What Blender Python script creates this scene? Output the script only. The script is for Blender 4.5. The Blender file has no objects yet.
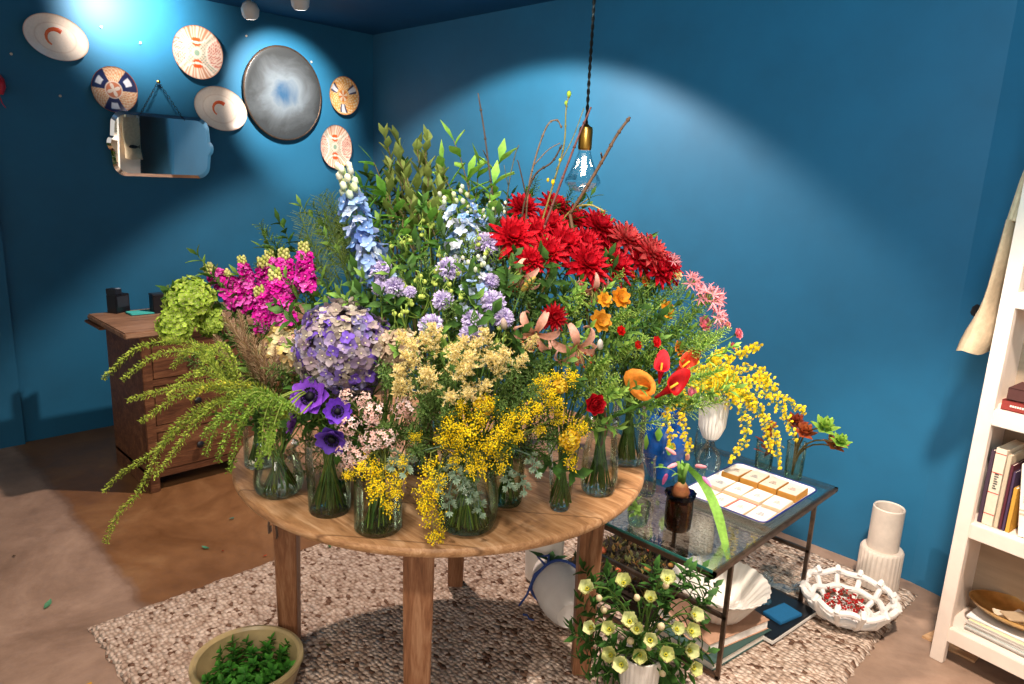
import bpy, math, random
from math import sin, cos, pi, radians, hypot, sqrt, exp
from mathutils import Vector, Matrix
V = Vector
random.seed(7)
sc = bpy.context.scene
COL = sc.collection

# ------------------------------------------------------------------ camera
CAM = V((0, 0, 1.55))
FPX = 708.1
RX = V((0.70686462, 0.70601935, 0.04334843))
RU = V((-0.18684593, 0.12726077, 0.97411154))
RF = V((-0.68222504, 0.69666446, -0.22187298))
cd = bpy.data.cameras.new('camera')
cam = bpy.data.objects.new('camera', cd)
COL.objects.link(cam)
cd.sensor_width = 36
cd.lens = FPX * 36 / 1024
cd.clip_start = .05
m = Matrix((RX, RU, -RF)).transposed().to_4x4()
m.translation = CAM
cam.matrix_world = m
sc.camera = cam

def ray(px, py):
    return RX * ((px - 512) / FPX) - RU * ((py - 342) / FPX) + RF
def onz(px, py, z):
    d = ray(px, py)
    return CAM + d * ((z - CAM.z) / d.z)
def onax(px, py, ax, val):
    d = ray(px, py)
    return CAM + d * ((val - CAM[ax]) / d[ax])
def proj(p):
    d = V(p) - CAM
    z = d.dot(RF)
    return 512 + FPX * d.dot(RX) / z, 342 - FPX * d.dot(RU) / z
TC = V((-1.55, 1.31, .75))          # centre of the round table top
TR = .60
DC = V((-1.53, 1.33, 1.0))         # centre of the mound of flowers
def dome(px, py, k=1.0, rh=.56, rv=.46):
    """point of the flower mound seen along a direction"""
    d = ray(px, py)
    S = V((1 / (rh * k), 1 / (rh * k), 1 / (rv * k)))
    o = CAM - DC
    o = V((o.x * S.x, o.y * S.y, o.z * S.z))
    e = V((d.x * S.x, d.y * S.y, d.z * S.z))
    a, b, c = e.dot(e), o.dot(e), o.dot(o) - 1
    q = b * b - a * c
    t = (-b - sqrt(q)) / a if q > 0 else -b / a
    return CAM + d * t
def depth(px, py, s):
    """point at horizontal view distance s"""
    d = ray(px, py)
    f = V((RF.x, RF.y, 0)).normalized()
    return CAM + d * (s / V((d.x, d.y, 0)).dot(f))

# ------------------------------------------------------------------ colour
def L(c):
    return c / 12.92 if c <= .04045 else ((c + .055) / 1.055) ** 2.4
def C(h, g=1.0):
    h = h.lstrip('#')
    return tuple(L(int(h[i:i + 2], 16) / 255) * g for i in (0, 2, 4))
def mixc(a, b, t):
    return tuple(a[i] * (1 - t) + b[i] * t for i in range(3))
def jit(c, s=.12):
    k = 1 + random.uniform(-s, s)
    return tuple(max(0, x * k * (1 + random.uniform(-s, s) * .3)) for x in c)

# ------------------------------------------------------------------ materials
def newmat(name):
    mt = bpy.data.materials.new(name)
    mt.use_nodes = True
    nt = mt.node_tree
    nt.nodes.clear()
    out = nt.nodes.new('ShaderNodeOutputMaterial')
    return mt, nt, out
def N(nt, t, **kw):
    n = nt.nodes.new(t)
    for k, v in kw.items():
        if k in n.inputs: n.inputs[k].default_value = v
        else: setattr(n, k, v)
    return n
def ramp(nt, fac, stops):
    r = nt.nodes.new('ShaderNodeValToRGB')
    el = r.color_ramp.elements
    while len(el) < len(stops): el.new(.5)
    for e, (p, c) in zip(el, stops):
        e.position = p
        e.color = (*c, 1)
    nt.links.new(fac, r.inputs['Fac'])
    return r
def noise(nt, scale, detail=4, rough=.6, vec=None, dist=0):
    n = nt.nodes.new('ShaderNodeTexNoise')
    n.inputs['Scale'].default_value = scale
    n.inputs['Detail'].default_value = detail
    n.inputs['Roughness'].default_value = rough
    n.inputs['Distortion'].default_value = dist
    if vec: nt.links.new(vec, n.inputs['Vector'])
    return n
def coords(nt, kind='Object', scale=(1, 1, 1), rot=(0, 0, 0)):
    tc = nt.nodes.new('ShaderNodeTexCoord')
    mp = nt.nodes.new('ShaderNodeMapping')
    mp.inputs['Scale'].default_value = scale
    mp.inputs['Rotation'].default_value = rot
    nt.links.new(tc.outputs[kind], mp.inputs['Vector'])
    return mp.outputs['Vector']
def bump(nt, h, strength, dist=.01):
    b = nt.nodes.new('ShaderNodeBump')
    b.inputs['Strength'].default_value = strength
    b.inputs['Distance'].default_value = dist
    nt.links.new(h, b.inputs['Height'])
    return b
def plain(name, c, rough=.5, metal=0, var=.15, nscale=20, bmp=0, spec=.5, c2=None, emit=0, scale=(1, 1, 1)):
    mt, nt, out = newmat(name)
    b = N(nt, 'ShaderNodeBsdfPrincipled', Roughness=rough, Metallic=metal)
    b.inputs['Specular IOR Level'].default_value = spec
    vec = coords(nt, 'Object', scale)
    n = noise(nt, nscale, 4, .6, vec)
    c2 = c2 or tuple(x * (1 - var * 2) for x in c)
    hi = tuple(min(1, x * (1 + var)) for x in c)
    r = ramp(nt, n.outputs['Fac'], [(.3, c2), (.7, hi)])
    nt.links.new(r.outputs['Color'], b.inputs['Base Color'])
    if bmp:
        nt.links.new(bump(nt, n.outputs['Fac'], bmp).outputs['Normal'], b.inputs['Normal'])
    if emit:
        b.inputs['Emission Strength'].default_value = emit
        b.inputs['Emission Color'].default_value = (*c, 1)
    nt.links.new(b.outputs['BSDF'], out.inputs['Surface'])
    return mt
def organic(name, rough=.6, trans=.3, spec=.25, lo=.78, hi=1.12):
    """petals, leaves, printed things: colour is carried by the vertices"""
    mt, nt, out = newmat(name)
    at = N(nt, 'ShaderNodeAttribute', attribute_name='Col')
    n = noise(nt, 90, 2, .5, coords(nt))
    r = ramp(nt, n.outputs['Fac'], [(.3, (lo,) * 3), (.7, (hi,) * 3)])
    mx = N(nt, 'ShaderNodeMix', data_type='RGBA', blend_type='MULTIPLY')
    mx.inputs[0].default_value = 1
    nt.links.new(at.outputs['Color'], mx.inputs[6])
    nt.links.new(r.outputs['Color'], mx.inputs[7])
    b = N(nt, 'ShaderNodeBsdfPrincipled', Roughness=rough)
    b.inputs['Specular IOR Level'].default_value = spec
    nt.links.new(mx.outputs[2], b.inputs['Base Color'])
    if trans:
        t = N(nt, 'ShaderNodeBsdfTranslucent')
        nt.links.new(mx.outputs[2], t.inputs['Color'])
        ms = N(nt, 'ShaderNodeMixShader', Fac=trans)
        nt.links.new(b.outputs['BSDF'], ms.inputs[1])
        nt.links.new(t.outputs['BSDF'], ms.inputs[2])
        nt.links.new(ms.outputs[0], out.inputs['Surface'])
    else:
        nt.links.new(b.outputs['BSDF'], out.inputs['Surface'])
    return mt
def glassmat(name, tint, edge, base=.06, top=.75, rough=.02):
    """thin clear glass: see-through in the middle, reflective and tinted at the rim"""
    mt, nt, out = newmat(name)
    lw = N(nt, 'ShaderNodeLayerWeight', Blend=.35)
    n = noise(nt, 9, 2, .5, coords(nt))
    r = ramp(nt, lw.outputs['Facing'], [(.25, tint), (.95, edge)])
    mx = N(nt, 'ShaderNodeMix', data_type='RGBA', blend_type='MULTIPLY')
    mx.inputs[0].default_value = 1
    r2 = ramp(nt, n.outputs['Fac'], [(.3, (.93,) * 3), (.7, (1, 1, 1))])
    nt.links.new(r.outputs['Color'], mx.inputs[6])
    nt.links.new(r2.outputs['Color'], mx.inputs[7])
    t = N(nt, 'ShaderNodeBsdfTransparent')
    nt.links.new(mx.outputs[2], t.inputs['Color'])
    g = N(nt, 'ShaderNodeBsdfGlossy', Roughness=rough)
    g.inputs['Color'].default_value = (.9, .95, .93, 1)
    fr = N(nt, 'ShaderNodeFresnel', IOR=1.38)
    mr = N(nt, 'ShaderNodeMapRange')
    mr.inputs['To Min'].default_value = base * .3
    mr.inputs['To Max'].default_value = top
    nt.links.new(fr.outputs[0], mr.inputs['Value'])
    ms = N(nt, 'ShaderNodeMixShader')
    nt.links.new(mr.outputs['Result'], ms.inputs['Fac'])
    nt.links.new(t.outputs['BSDF'], ms.inputs[1])
    nt.links.new(g.outputs['BSDF'], ms.inputs[2])
    nt.links.new(ms.outputs[0], out.inputs['Surface'])
    return mt
def woodmat(name, lo, mid, hi, rot=(0, 0, 0), plank=0, rough=.45, along='x', sc_=1.0):
    mt, nt, out = newmat(name)
    s = {'x': (1, 9, 9), 'z': (9, 9, 1), 'y': (9, 1, 9)}[along]
    vec = coords(nt, 'Object', tuple(q * sc_ for q in s), rot)
    n = noise(nt, 3.2, 6, .65, vec, 1.2)
    n2 = noise(nt, 26, 3, .6, vec)
    add = N(nt, 'ShaderNodeMath', operation='ADD')
    ml = N(nt, 'ShaderNodeMath', operation='MULTIPLY')
    ml.inputs[1].default_value = .35
    nt.links.new(n2.outputs['Fac'], ml.inputs[0])
    nt.links.new(n.outputs['Fac'], add.inputs[0])
    nt.links.new(ml.outputs[0], add.inputs[1])
    r = ramp(nt, add.outputs[0], [(.45, lo), (.68, mid), (.9, hi)])
    col = r.outputs['Color']
    if plank:
        v2 = coords(nt, 'Object', (1, 1, 1), rot)
        sx = N(nt, 'ShaderNodeSeparateXYZ')
        nt.links.new(v2, sx.inputs[0])
        q = N(nt, 'ShaderNodeMath', operation='PINGPONG')
        q.inputs[1].default_value = plank / 2
        nt.links.new(sx.outputs['Y'], q.inputs[0])
        rr = ramp(nt, q.outputs[0], [(0.0, (.25, .2, .16)), (.0035, (1, 1, 1))])
        mx = N(nt, 'ShaderNodeMix', data_type='RGBA', blend_type='MULTIPLY')
        mx.inputs[0].default_value = .8
        nt.links.new(col, mx.inputs[6])
        nt.links.new(rr.outputs['Color'], mx.inputs[7])
        col = mx.outputs[2]
    b = N(nt, 'ShaderNodeBsdfPrincipled', Roughness=rough)
    b.inputs['Specular IOR Level'].default_value = .35
    nt.links.new(col, b.inputs['Base Color'])
    nt.links.new(bump(nt, add.outputs[0], .25, .003).outputs['Normal'], b.inputs['Normal'])
    nt.links.new(b.outputs['BSDF'], out.inputs['Surface'])
    return mt

M = {}
M['org'] = organic('petals_and_leaves')
M['print'] = organic('glazed_print', .3, 0, .5, .96, 1.04)
M['paper'] = organic('paper_print', .75, 0, .2, .94, 1.04)
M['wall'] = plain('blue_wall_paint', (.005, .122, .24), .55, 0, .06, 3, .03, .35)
_b = [n for n in M['wall'].node_tree.nodes if n.type == 'BSDF_PRINCIPLED'][0]
_b.inputs['Sheen Weight'].default_value = .13
_b.inputs['Sheen Roughness'].default_value = .6
_b.inputs['Sheen Tint'].default_value = (1, .93, .86, 1)
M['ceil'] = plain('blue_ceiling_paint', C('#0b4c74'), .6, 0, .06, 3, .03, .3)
M['glass'] = glassmat('clear_vase_glass', (.985, .995, .985), (.74, .82, .76), .04, .7)
M['greenglass'] = glassmat('green_vase_glass', (.90, .95, .86), (.45, .58, .42), .05, .7)
M['water'] = glassmat('vase_water', (.95, .97, .90), (.80, .84, .74), .03, .4)
M['tableglass'] = glassmat('table_top_glass', (.975, .99, .985), (.85, .9, .88), .05, .55)
M['edgeglass'] = plain('glass_edge', C('#2f6a60'), .1, 0, .2, 30)
M['blueglass'] = glassmat('dark_blue_glass', (.03, .05, .22), (.01, .02, .08), .06, .7)
M['amberglass'] = glassmat('smoky_brown_glass', (.55, .36, .24), (.25, .14, .09), .06, .7)
M['bulbglass'] = glassmat('lamp_glass', (.99, .99, .98), (.85, .88, .9), .08, .5)
M['mirror'] = plain('mirror_silver', (.86, .88, .88), .015, 1, .01, 5)
M['brass'] = plain('brass', C('#b8863c'), .3, 1, .12, 30)
M['gold'] = plain('gold_bowl_metal', C('#c29a5e'), .32, 1, .2, 14)
M['iron'] = plain('brown_metal', C('#6d5a4c'), .38, .85, .2, 30)
M['dark'] = plain('black_plastic', C('#15171b'), .35, 0, .2, 10)
M['white'] = plain('shelf_paint', C('#e9d8c8'), .5, 0, .05, 8, .05)
M['shelfin'] = plain('shelf_back_paint', C('#a58f78'), .6, 0, .08, 6, .05, .3, None, 0, (1, 1, 8))
M['ceramic'] = plain('white_ceramic', C('#ddd6cc'), .3, 0, .06, 10, .05)
M['beigecer'] = plain('beige_ceramic', C('#cfc0b0'), .55, 0, .08, 14, .1)
M['stone'] = plain('stoneware_glaze', C('#a89468'), .35, 0, .14, 12, .1)
M['rope'] = plain('white_clay_coils', C('#ece6de'), .5, 0, .05, 20, .1)
M['canvas'] = plain('canvas', C('#cdb391'), .85, 0, .1, 40, .3)
M['paperwhite'] = plain('white_wrap', C('#d8d2ca'), .7, 0, .06, 8, .1)
M['ribbon'] = plain('blue_ribbon', C('#26407e'), .5, 0, .1, 20)
M['chain'] = plain('dark_chain', C('#2a2622'), .4, .8, .1, 20)
M['emit'] = plain('glowing_filament', (1, .86, .6), .5, 0, .02, 5, 0, .5, None, 6)
M['lampglow'] = plain('spot_lens', (1, .95, .88), .5, 0, .02, 5, 0, .5, None, 6)
M['legw'] = woodmat('pine_legs', C('#573620'), C('#83573a'), C('#a07858'), along='z')
M['topw'] = woodmat('pine_top', C('#7a5434'), C('#a37850'), C('#c29c76'), rot=(0, 0, radians(-40)), plank=.19)
M['cabw'] = woodmat('old_brown_wood', C('#3a2013'), C('#65402a'), C('#8a5f40'), along='y')
M['cabtop'] = woodmat('old_top_wood', C('#5c4030'), C('#8d6a50'), C('#b29074'), along='y')
M['board'] = woodmat('pale_board', C('#a87f55'), C('#c99f74'), C('#dcb68c'), along='x')

def floormat():
    mt, nt, out = newmat('worn_concrete')
    vec = coords(nt, 'Object')
    sx = N(nt, 'ShaderNodeSeparateXYZ')
    n0 = noise(nt, 5, 4, .6, vec)
    nt.links.new(vec, sx.inputs[0])
    a = N(nt, 'ShaderNodeMath', operation='MULTIPLY_ADD')
    a.inputs[1].default_value = .10
    nt.links.new(n0.outputs['Fac'], a.inputs[0])
    nt.links.new(sx.outputs['Y'], a.inputs[2])
    # the brown screed begins at the seam (y = .73) and stops under the rug
    mr = N(nt, 'ShaderNodeMapRange')
    mr.inputs['From Min'].default_value = .765
    mr.inputs['From Max'].default_value = .80
    nt.links.new(a.outputs[0], mr.inputs['Value'])
    mr2 = N(nt, 'ShaderNodeMapRange')
    mr2.inputs['From Min'].default_value = -1.2
    mr2.inputs['From Max'].default_value = -1.3
    nt.links.new(sx.outputs['X'], mr2.inputs['Value'])
    mm = N(nt, 'ShaderNodeMath', operation='MULTIPLY')
    nt.links.new(mr.outputs[0], mm.inputs[0])
    nt.links.new(mr2.outputs[0], mm.inputs[1])
    n1 = noise(nt, 2.2, 8, .68, vec, .6)
    n2 = noise(nt, 14, 6, .7, vec)
    g = ramp(nt, n1.outputs['Fac'], [(.3, C('#7a6250')), (.5, C('#957a66')), (.72, C('#b0947e'))])
    br = ramp(nt, n1.outputs['Fac'], [(.3, C('#603e22')), (.52, C('#7e5734')), (.75, C('#9c774e'))])
    mx = N(nt, 'ShaderNodeMix', data_type='RGBA')
    nt.links.new(mm.outputs[0], mx.inputs[0])
    nt.links.new(g.outputs['Color'], mx.inputs[6])
    nt.links.new(br.outputs['Color'], mx.inputs[7])
    sp = ramp(nt, n2.outputs['Fac'], [(.3, (.78, .76, .74)), (.6, (1, 1, 1))])
    m2 = N(nt, 'ShaderNodeMix', data_type='RGBA', blend_type='MULTIPLY')
    m2.inputs[0].default_value = .8
    nt.links.new(mx.outputs[2], m2.inputs[6])
    nt.links.new(sp.outputs['Color'], m2.inputs[7])
    # darker crack along the seam
    d = N(nt, 'ShaderNodeMath', operation='SUBTRACT')
    d.inputs[1].default_value = .775
    nt.links.new(a.outputs[0], d.inputs[0])
    ab = N(nt, 'ShaderNodeMath', operation='ABSOLUTE')
    nt.links.new(d.outputs[0], ab.inputs[0])
    cr = ramp(nt, ab.outputs[0], [(0, (.55, .5, .46)), (.03, (1, 1, 1))])
    m3 = N(nt, 'ShaderNodeMix', data_type='RGBA', blend_type='MULTIPLY')
    m3.inputs[0].default_value = .7
    nt.links.new(m2.outputs[2], m3.inputs[6])
    nt.links.new(cr.outputs['Color'], m3.inputs[7])
    b = N(nt, 'ShaderNodeBsdfPrincipled')
    rr = ramp(nt, n1.outputs['Fac'], [(.3, (.35,) * 3), (.7, (.6,) * 3)])
    nt.links.new(rr.outputs['Color'], b.inputs['Roughness'])
    nt.links.new(m3.outputs[2], b.inputs['Base Color'])
    nt.links.new(bump(nt, n2.outputs['Fac'], .15, .004).outputs['Normal'], b.inputs['Normal'])
    nt.links.new(b.outputs['BSDF'], out.inputs['Surface'])
    return mt
M['floor'] = floormat()
def rugmat():
    mt, nt, out = newmat('knotted_wool')
    vec = coords(nt, 'Object', (1, 1.35, 1))
    nz = noise(nt, 12, 2, .5, vec)
    vo = N(nt, 'ShaderNodeTexVoronoi', Scale=52)
    vo.inputs['Randomness'].default_value = .65
    nt.links.new(vec, vo.inputs['Vector'])
    sp = N(nt, 'ShaderNodeSeparateColor')
    nt.links.new(vo.outputs['Color'], sp.inputs[0])
    r = ramp(nt, sp.outputs[0], [(0, C('#6b5040')), (.08, C('#8a6c5a')), (.12, C('#b8a08e')), (.5, C('#cfbaa8')), (1, C('#e2cfbe'))])
    dk = ramp(nt, vo.outputs['Distance'], [(.0, (1, 1, 1)), (.4, (.95, .93, .91)), (.8, (.55, .49, .44))])
    mx = N(nt, 'ShaderNodeMix', data_type='RGBA', blend_type='MULTIPLY')
    mx.inputs[0].default_value = 1
    nt.links.new(r.outputs['Color'], mx.inputs[6])
    nt.links.new(dk.outputs['Color'], mx.inputs[7])
    b = N(nt, 'ShaderNodeBsdfPrincipled', Roughness=.95)
    b.inputs['Specular IOR Level'].default_value = .1
    iv = N(nt, 'ShaderNodeMath', operation='SUBTRACT')
    iv.inputs[0].default_value = 1
    nt.links.new(vo.outputs['Distance'], iv.inputs[1])
    nt.links.new(mx.outputs[2], b.inputs['Base Color'])
    nt.links.new(bump(nt, iv.outputs[0], 1, .02).outputs['Normal'], b.inputs['Normal'])
    nt.links.new(b.outputs['BSDF'], out.inputs['Surface'])
    return mt
M['rug'] = rugmat()
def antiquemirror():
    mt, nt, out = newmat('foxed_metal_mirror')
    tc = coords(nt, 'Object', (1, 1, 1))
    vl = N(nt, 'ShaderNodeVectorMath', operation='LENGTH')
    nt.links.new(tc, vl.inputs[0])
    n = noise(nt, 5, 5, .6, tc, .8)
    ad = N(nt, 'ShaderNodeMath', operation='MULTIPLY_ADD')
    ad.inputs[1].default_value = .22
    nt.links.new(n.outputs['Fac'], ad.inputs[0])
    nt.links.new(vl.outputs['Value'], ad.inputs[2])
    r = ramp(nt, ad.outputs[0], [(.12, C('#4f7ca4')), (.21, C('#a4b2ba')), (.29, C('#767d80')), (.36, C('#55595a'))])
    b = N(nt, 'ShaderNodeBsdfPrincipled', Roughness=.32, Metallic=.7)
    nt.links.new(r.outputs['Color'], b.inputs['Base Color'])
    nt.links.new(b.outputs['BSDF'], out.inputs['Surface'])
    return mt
M['antique'] = antiquemirror()

# ------------------------------------------------------------------ mesh kit
def frame(d, roll=0):
    d = V(d).normalized()
    q = V((0, 0, 1)).rotation_difference(d)
    return q.to_matrix().to_4x4() @ Matrix.Rotation(roll, 4, 'Z')
def T(v): return Matrix.Translation(V(v))
def RZ(a): return Matrix.Rotation(a, 4, 'Z')
def RXm(a): return Matrix.Rotation(a, 4, 'X')
def RYm(a): return Matrix.Rotation(a, 4, 'Y')
def SC(x, y=None, z=None):
    return Matrix.Diagonal((x, x if y is None else y, x if z is None else z, 1))
ICO = None
class MB:
    def __init__(s): s.v, s.f, s.c = [], [], []
    def add(s, vs, fs, c):
        o = len(s.v)
        s.v += [tuple(p) for p in vs]
        s.f += [tuple(i + o for i in f) for f in fs]
        s.c += c if isinstance(c, list) else [c] * len(vs)
    def grid(s, rows, cols, close=False):
        fs = []
        n = len(rows[0])
        for i in range(len(rows) - 1):
            for j in range(n if close else n - 1):
                a, b = i * n + j, i * n + (j + 1) % n
                fs.append((a, b, b + n, a + n))
        s.add([p for r in rows for p in r], fs, [c for r in cols for c in r] if isinstance(cols, list) else cols)
    def petal(s, mat, ln, w, c0, c1, curl=0., bend=0., cup=0., nl=4, tip=1., base=.35, ruff=0., cols=3, jt=.08, twist=0.):
        rows, cs = [], []
        y = z = 0.
        c0, c1 = jit(c0, jt), jit(c1, jt)
        for i in range(nl + 1):
            t = i / nl
            a = bend + curl * t
            if i: y += ln / nl * cos(a); z += ln / nl * sin(a)
            q = min(1, t / .5); q = q * q * (3 - 2 * q)
            ww = w * .5 * (base + (1 - base) * q)
            u_ = max(0, (t - .5) / .5)
            ww *= (1 - u_ * u_ * .88) ** .5 * (1 - tip) + (1 - u_) * tip
            ww = max(ww, w * .03)
            row = []
            for j in range(cols):
                u = -1 + 2 * j / (cols - 1)
                r = ruff * ln * random.uniform(-1, 1) if (ruff and t > .3) else 0
                hz_ = cup * w * (u * u) * .5 + r
                tx = twist * t
                X, Zz = u * ww * cos(tx), u * ww * sin(tx)
                row.append(mat @ V((X, y - sin(a) * hz_, z + cos(a) * hz_ + Zz)))
            rows.append(row)
            cs.append([mixc(c0, c1, t)] * cols)
        s.grid(rows, cs)
    def dart(s, p, d, n, ln, w, c):
        """tiny folded leaf"""
        p, d = V(p), V(d).normalized()
        x = d.cross(V(n))
        x = x.normalized() if x.length > 1e-4 else V((1, 0, 0))
        u = x.cross(d)
        mid = p + d * ln * .45
        s.add([p, mid + x * w * .5 + u * w * .15, p + d * ln, mid - x * w * .5 + u * w * .15, mid - u * w * .1],
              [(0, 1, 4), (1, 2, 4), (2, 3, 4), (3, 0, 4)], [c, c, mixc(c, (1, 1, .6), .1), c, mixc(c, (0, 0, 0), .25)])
    def tube(s, pts, r0, r1=None, seg=5, c=(.1, .2, .05), c1=None, caps=True):
        pts = [V(p) for p in pts]
        r1 = r0 if r1 is None else r1
        c1 = c1 or c
        rows, cs = [], []
        n = len(pts)
        up = None
        for i, p in enumerate(pts):
            d = (pts[min(i + 1, n - 1)] - pts[max(i - 1, 0)])
            if d.length < 1e-9: d = V((0, 0, 1))
            d.normalize()
            if up is None:
                up = d.cross(V((.31, .2, .93)) if abs(d.z) < .9 else V((1, 0, 0))).normalized()
            else:
                up = (up - d * up.dot(d)).normalized()
            w = d.cross(up)
            t = i / max(1, n - 1)
            r = r0 * (1 - t) + r1 * t
            rows.append([p + (up * cos(2 * pi * k / seg) + w * sin(2 * pi * k / seg)) * r for k in range(seg)])
            cs.append([mixc(c, c1, t)] * seg)
        s.grid(rows, cs, True)
        if caps:
            o = len(s.v)
            s.f.append(tuple(range(o - seg, o)))
            s.f.append(tuple(range(o - seg * n, o - seg * n + seg))[::-1])
    def ball(s, p, r, c, sz=1., rings=3, seg=6, mat=None):
        mat = mat or T(p)
        vs = [mat @ V((0, 0, -r * sz))]
        for i in range(1, rings):
            a = -pi / 2 + pi * i / rings
            vs += [mat @ V((r * cos(a) * cos(2 * pi * k / seg), r * cos(a) * sin(2 * pi * k / seg), r * sz * sin(a))) for k in range(seg)]
        vs.append(mat @ V((0, 0, r * sz)))
        fs = [(0, 1 + (k + 1) % seg, 1 + k) for k in range(seg)]
        for i in range(rings - 2):
            o = 1 + i * seg
            fs += [(o + k, o + (k + 1) % seg, o + seg + (k + 1) % seg, o + seg + k) for k in range(seg)]
        o = 1 + (rings - 2) * seg
        fs += [(o + k, o + (k + 1) % seg, len(vs) - 1) for k in range(seg)]
        s.add(vs, fs, c)
    def lathe(s, prof, seg=32, c=(.5, .5, .5), mat=None, fn=None, sx=1, sy=1):
        """prof: (radius, z[, colour]); fn(angle, i) -> radius factor"""
        mat = mat or Matrix.Identity(4)
        rows, cs = [], []
        for i, q in enumerate(prof):
            r, z = q[0], q[1]
            cc = q[2] if len(q) > 2 else c
            rows.append([mat @ V((r * sx * cos(2 * pi * k / seg) * (fn(2 * pi * k / seg, i) if fn else 1),
                                  r * sy * sin(2 * pi * k / seg) * (fn(2 * pi * k / seg, i) if fn else 1), z)) for k in range(seg)])
            cs.append([cc] * seg)
        s.grid(rows, cs, True)
    def box(s, lo, hi, mat=None, c=(.5, .5, .5), bev=0.004):
        mat = mat or Matrix.Identity(4)
        import bmesh
        bm = bmesh.new()
        bmesh.ops.create_cube(bm, size=1)
        lo, hi = V(lo), V(hi)
        for v in bm.verts:
            v.co = V((lo[i] + (hi[i] - lo[i]) * (v.co[i] + .5) for i in range(3)))
        if bev:
            bmesh.ops.bevel(bm, geom=bm.edges[:], offset=min(bev, min(hi - lo) * .3), segments=2, affect='EDGES')
        bm.verts.index_update()
        s.add([mat @ v.co for v in bm.verts], [tuple(v.index for v in f.verts) for f in bm.faces], c)
        bm.free()
    def poly(s, pts, h, mat=None, c=(.5, .5, .5)):
        """flat outline extruded by h"""
        mat = mat or Matrix.Identity(4)
        n = len(pts)
        vs = [mat @ V((p[0], p[1], 0)) for p in pts] + [mat @ V((p[0], p[1], h)) for p in pts]
        fs = [tuple(range(n))[::-1], tuple(range(n, 2 * n))] + [(i, (i + 1) % n, n + (i + 1) % n, n + i) for i in range(n)]
        s.add(vs, fs, c)
    def mesh(s, name, mat, smooth=True):
        me = bpy.data.meshes.new(name)
        me.from_pydata(s.v, [], s.f)
        at = me.attributes.new('Col', 'FLOAT_COLOR', 'POINT')
        at.data.foreach_set('color', [x for c in s.c for x in (c[0], c[1], c[2], 1.)])
        me.materials.append(mat)
        if smooth: me.polygons.foreach_set('use_smooth', [True] * len(me.polygons))
        me.update()
        return me
def link(name, me, parent=None, mw=None):
    o = bpy.data.objects.new(name, me)
    COL.objects.link(o)
    if parent: o.parent = parent
    if mw is not None: o.matrix_local = mw
    return o
def part(mb, name, mat, parent, smooth=True, mw=None, label=None):
    o = link(name, mb.mesh(name, mat, smooth), parent, mw)
    if label: o['label'] = label
    if smooth and mat not in (M['org'],): sharp(o)
    return o
def sharp(o, a=35):
    me = o.data
    try: me.set_sharp_from_angle(angle=radians(a))
    except Exception: pass
def tag(o, label, cat, group=None):
    o['label'] = label
    o['category'] = cat
    if group: o['group'] = group
    return o
def thing(name, label, cat, loc=(0, 0, 0), group=None, rot=None):
    o = bpy.data.objects.new(name, None)
    o.empty_display_size = .05
    COL.objects.link(o)
    o.location = loc
    if rot: o.rotation_euler = rot
    return tag(o, label, cat, group)
def struct(name, mb, mat, smooth=False):
    o = part(mb, name, mat, None, smooth)
    o['kind'] = 'structure'
    return o

# ------------------------------------------------------------------ the room
H = 2.517
XL, YB, XR = -4.543, 3.09, -.655
def slab(name, p, q, mat):
    b = MB(); b.box(p, q, bev=0); return struct(name, b, mat)
slab('floor', (XL - .2, -2.2, -.1), (2.0, YB + .4, 0), M['floor'])
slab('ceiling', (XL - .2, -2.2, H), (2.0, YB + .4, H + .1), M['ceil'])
slab('wall_left', (XL - .2, -2.2, 0), (XL, YB + .2, H), M['wall'])
slab('wall_back', (XL, YB, 0), (XR, YB + .2, H), M['wall'])
b = MB()
dw = V((cos(radians(-13)), sin(radians(-13)), 0)); nw = V((-dw.y, dw.x, 0))
p0 = V((XR, YB, 0)); p1 = p0 + dw * 2.7
pts = [p0, p1, p1 + nw * .2, p0 + nw * .25]
b.poly([(p.x, p.y) for p in pts], H, c=(1, 1, 1))
struct('wall_right', b, M['wall'])
# jamb that stands proud of the left wall, beside the pale door edge
slab('trim_1', (XL, .30, 0), (XL + .03, .765, H), M['wall'])
M['cream'] = plain('cream_paint', C('#c9bba6'), .5, 0, .05, 8)
slab('trim_2', (XL, .16, 0), (XL + .06, .30, H), M['cream'])
# ceiling/wall shadow bead
# ------------------------------------------------------------------ rug
b = MB()
nx, ny = 96, 126
X0, X1, Y0, Y1 = -2.485, -.60, .54, 3.0
rows = []
for i in range(ny + 1):
    row = []
    for j in range(nx + 1):
        u, v = j / nx, i / ny
        e = min(u, v, 1 - u, 1 - v)
        wob = .008
        x = X0 + (X1 - X0) * u + (random.uniform(-wob, wob) if e < .001 else 0)
        y = Y0 + (Y1 - Y0) * v + (random.uniform(-wob, wob) if e < .001 else 0)
        z = .002 if e < .001 else .014 + random.uniform(-.003, .003)
        row.append(V((x, y, z)))
    rows.append(row)
b.grid(rows, (1, 1, 1))
rug = part(b, 'rug', M['rug'], None)
tag(rug, 'cream wool rug with raised knots and dark brown flecks on the concrete floor', 'rug')
RZ0 = .017

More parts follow.
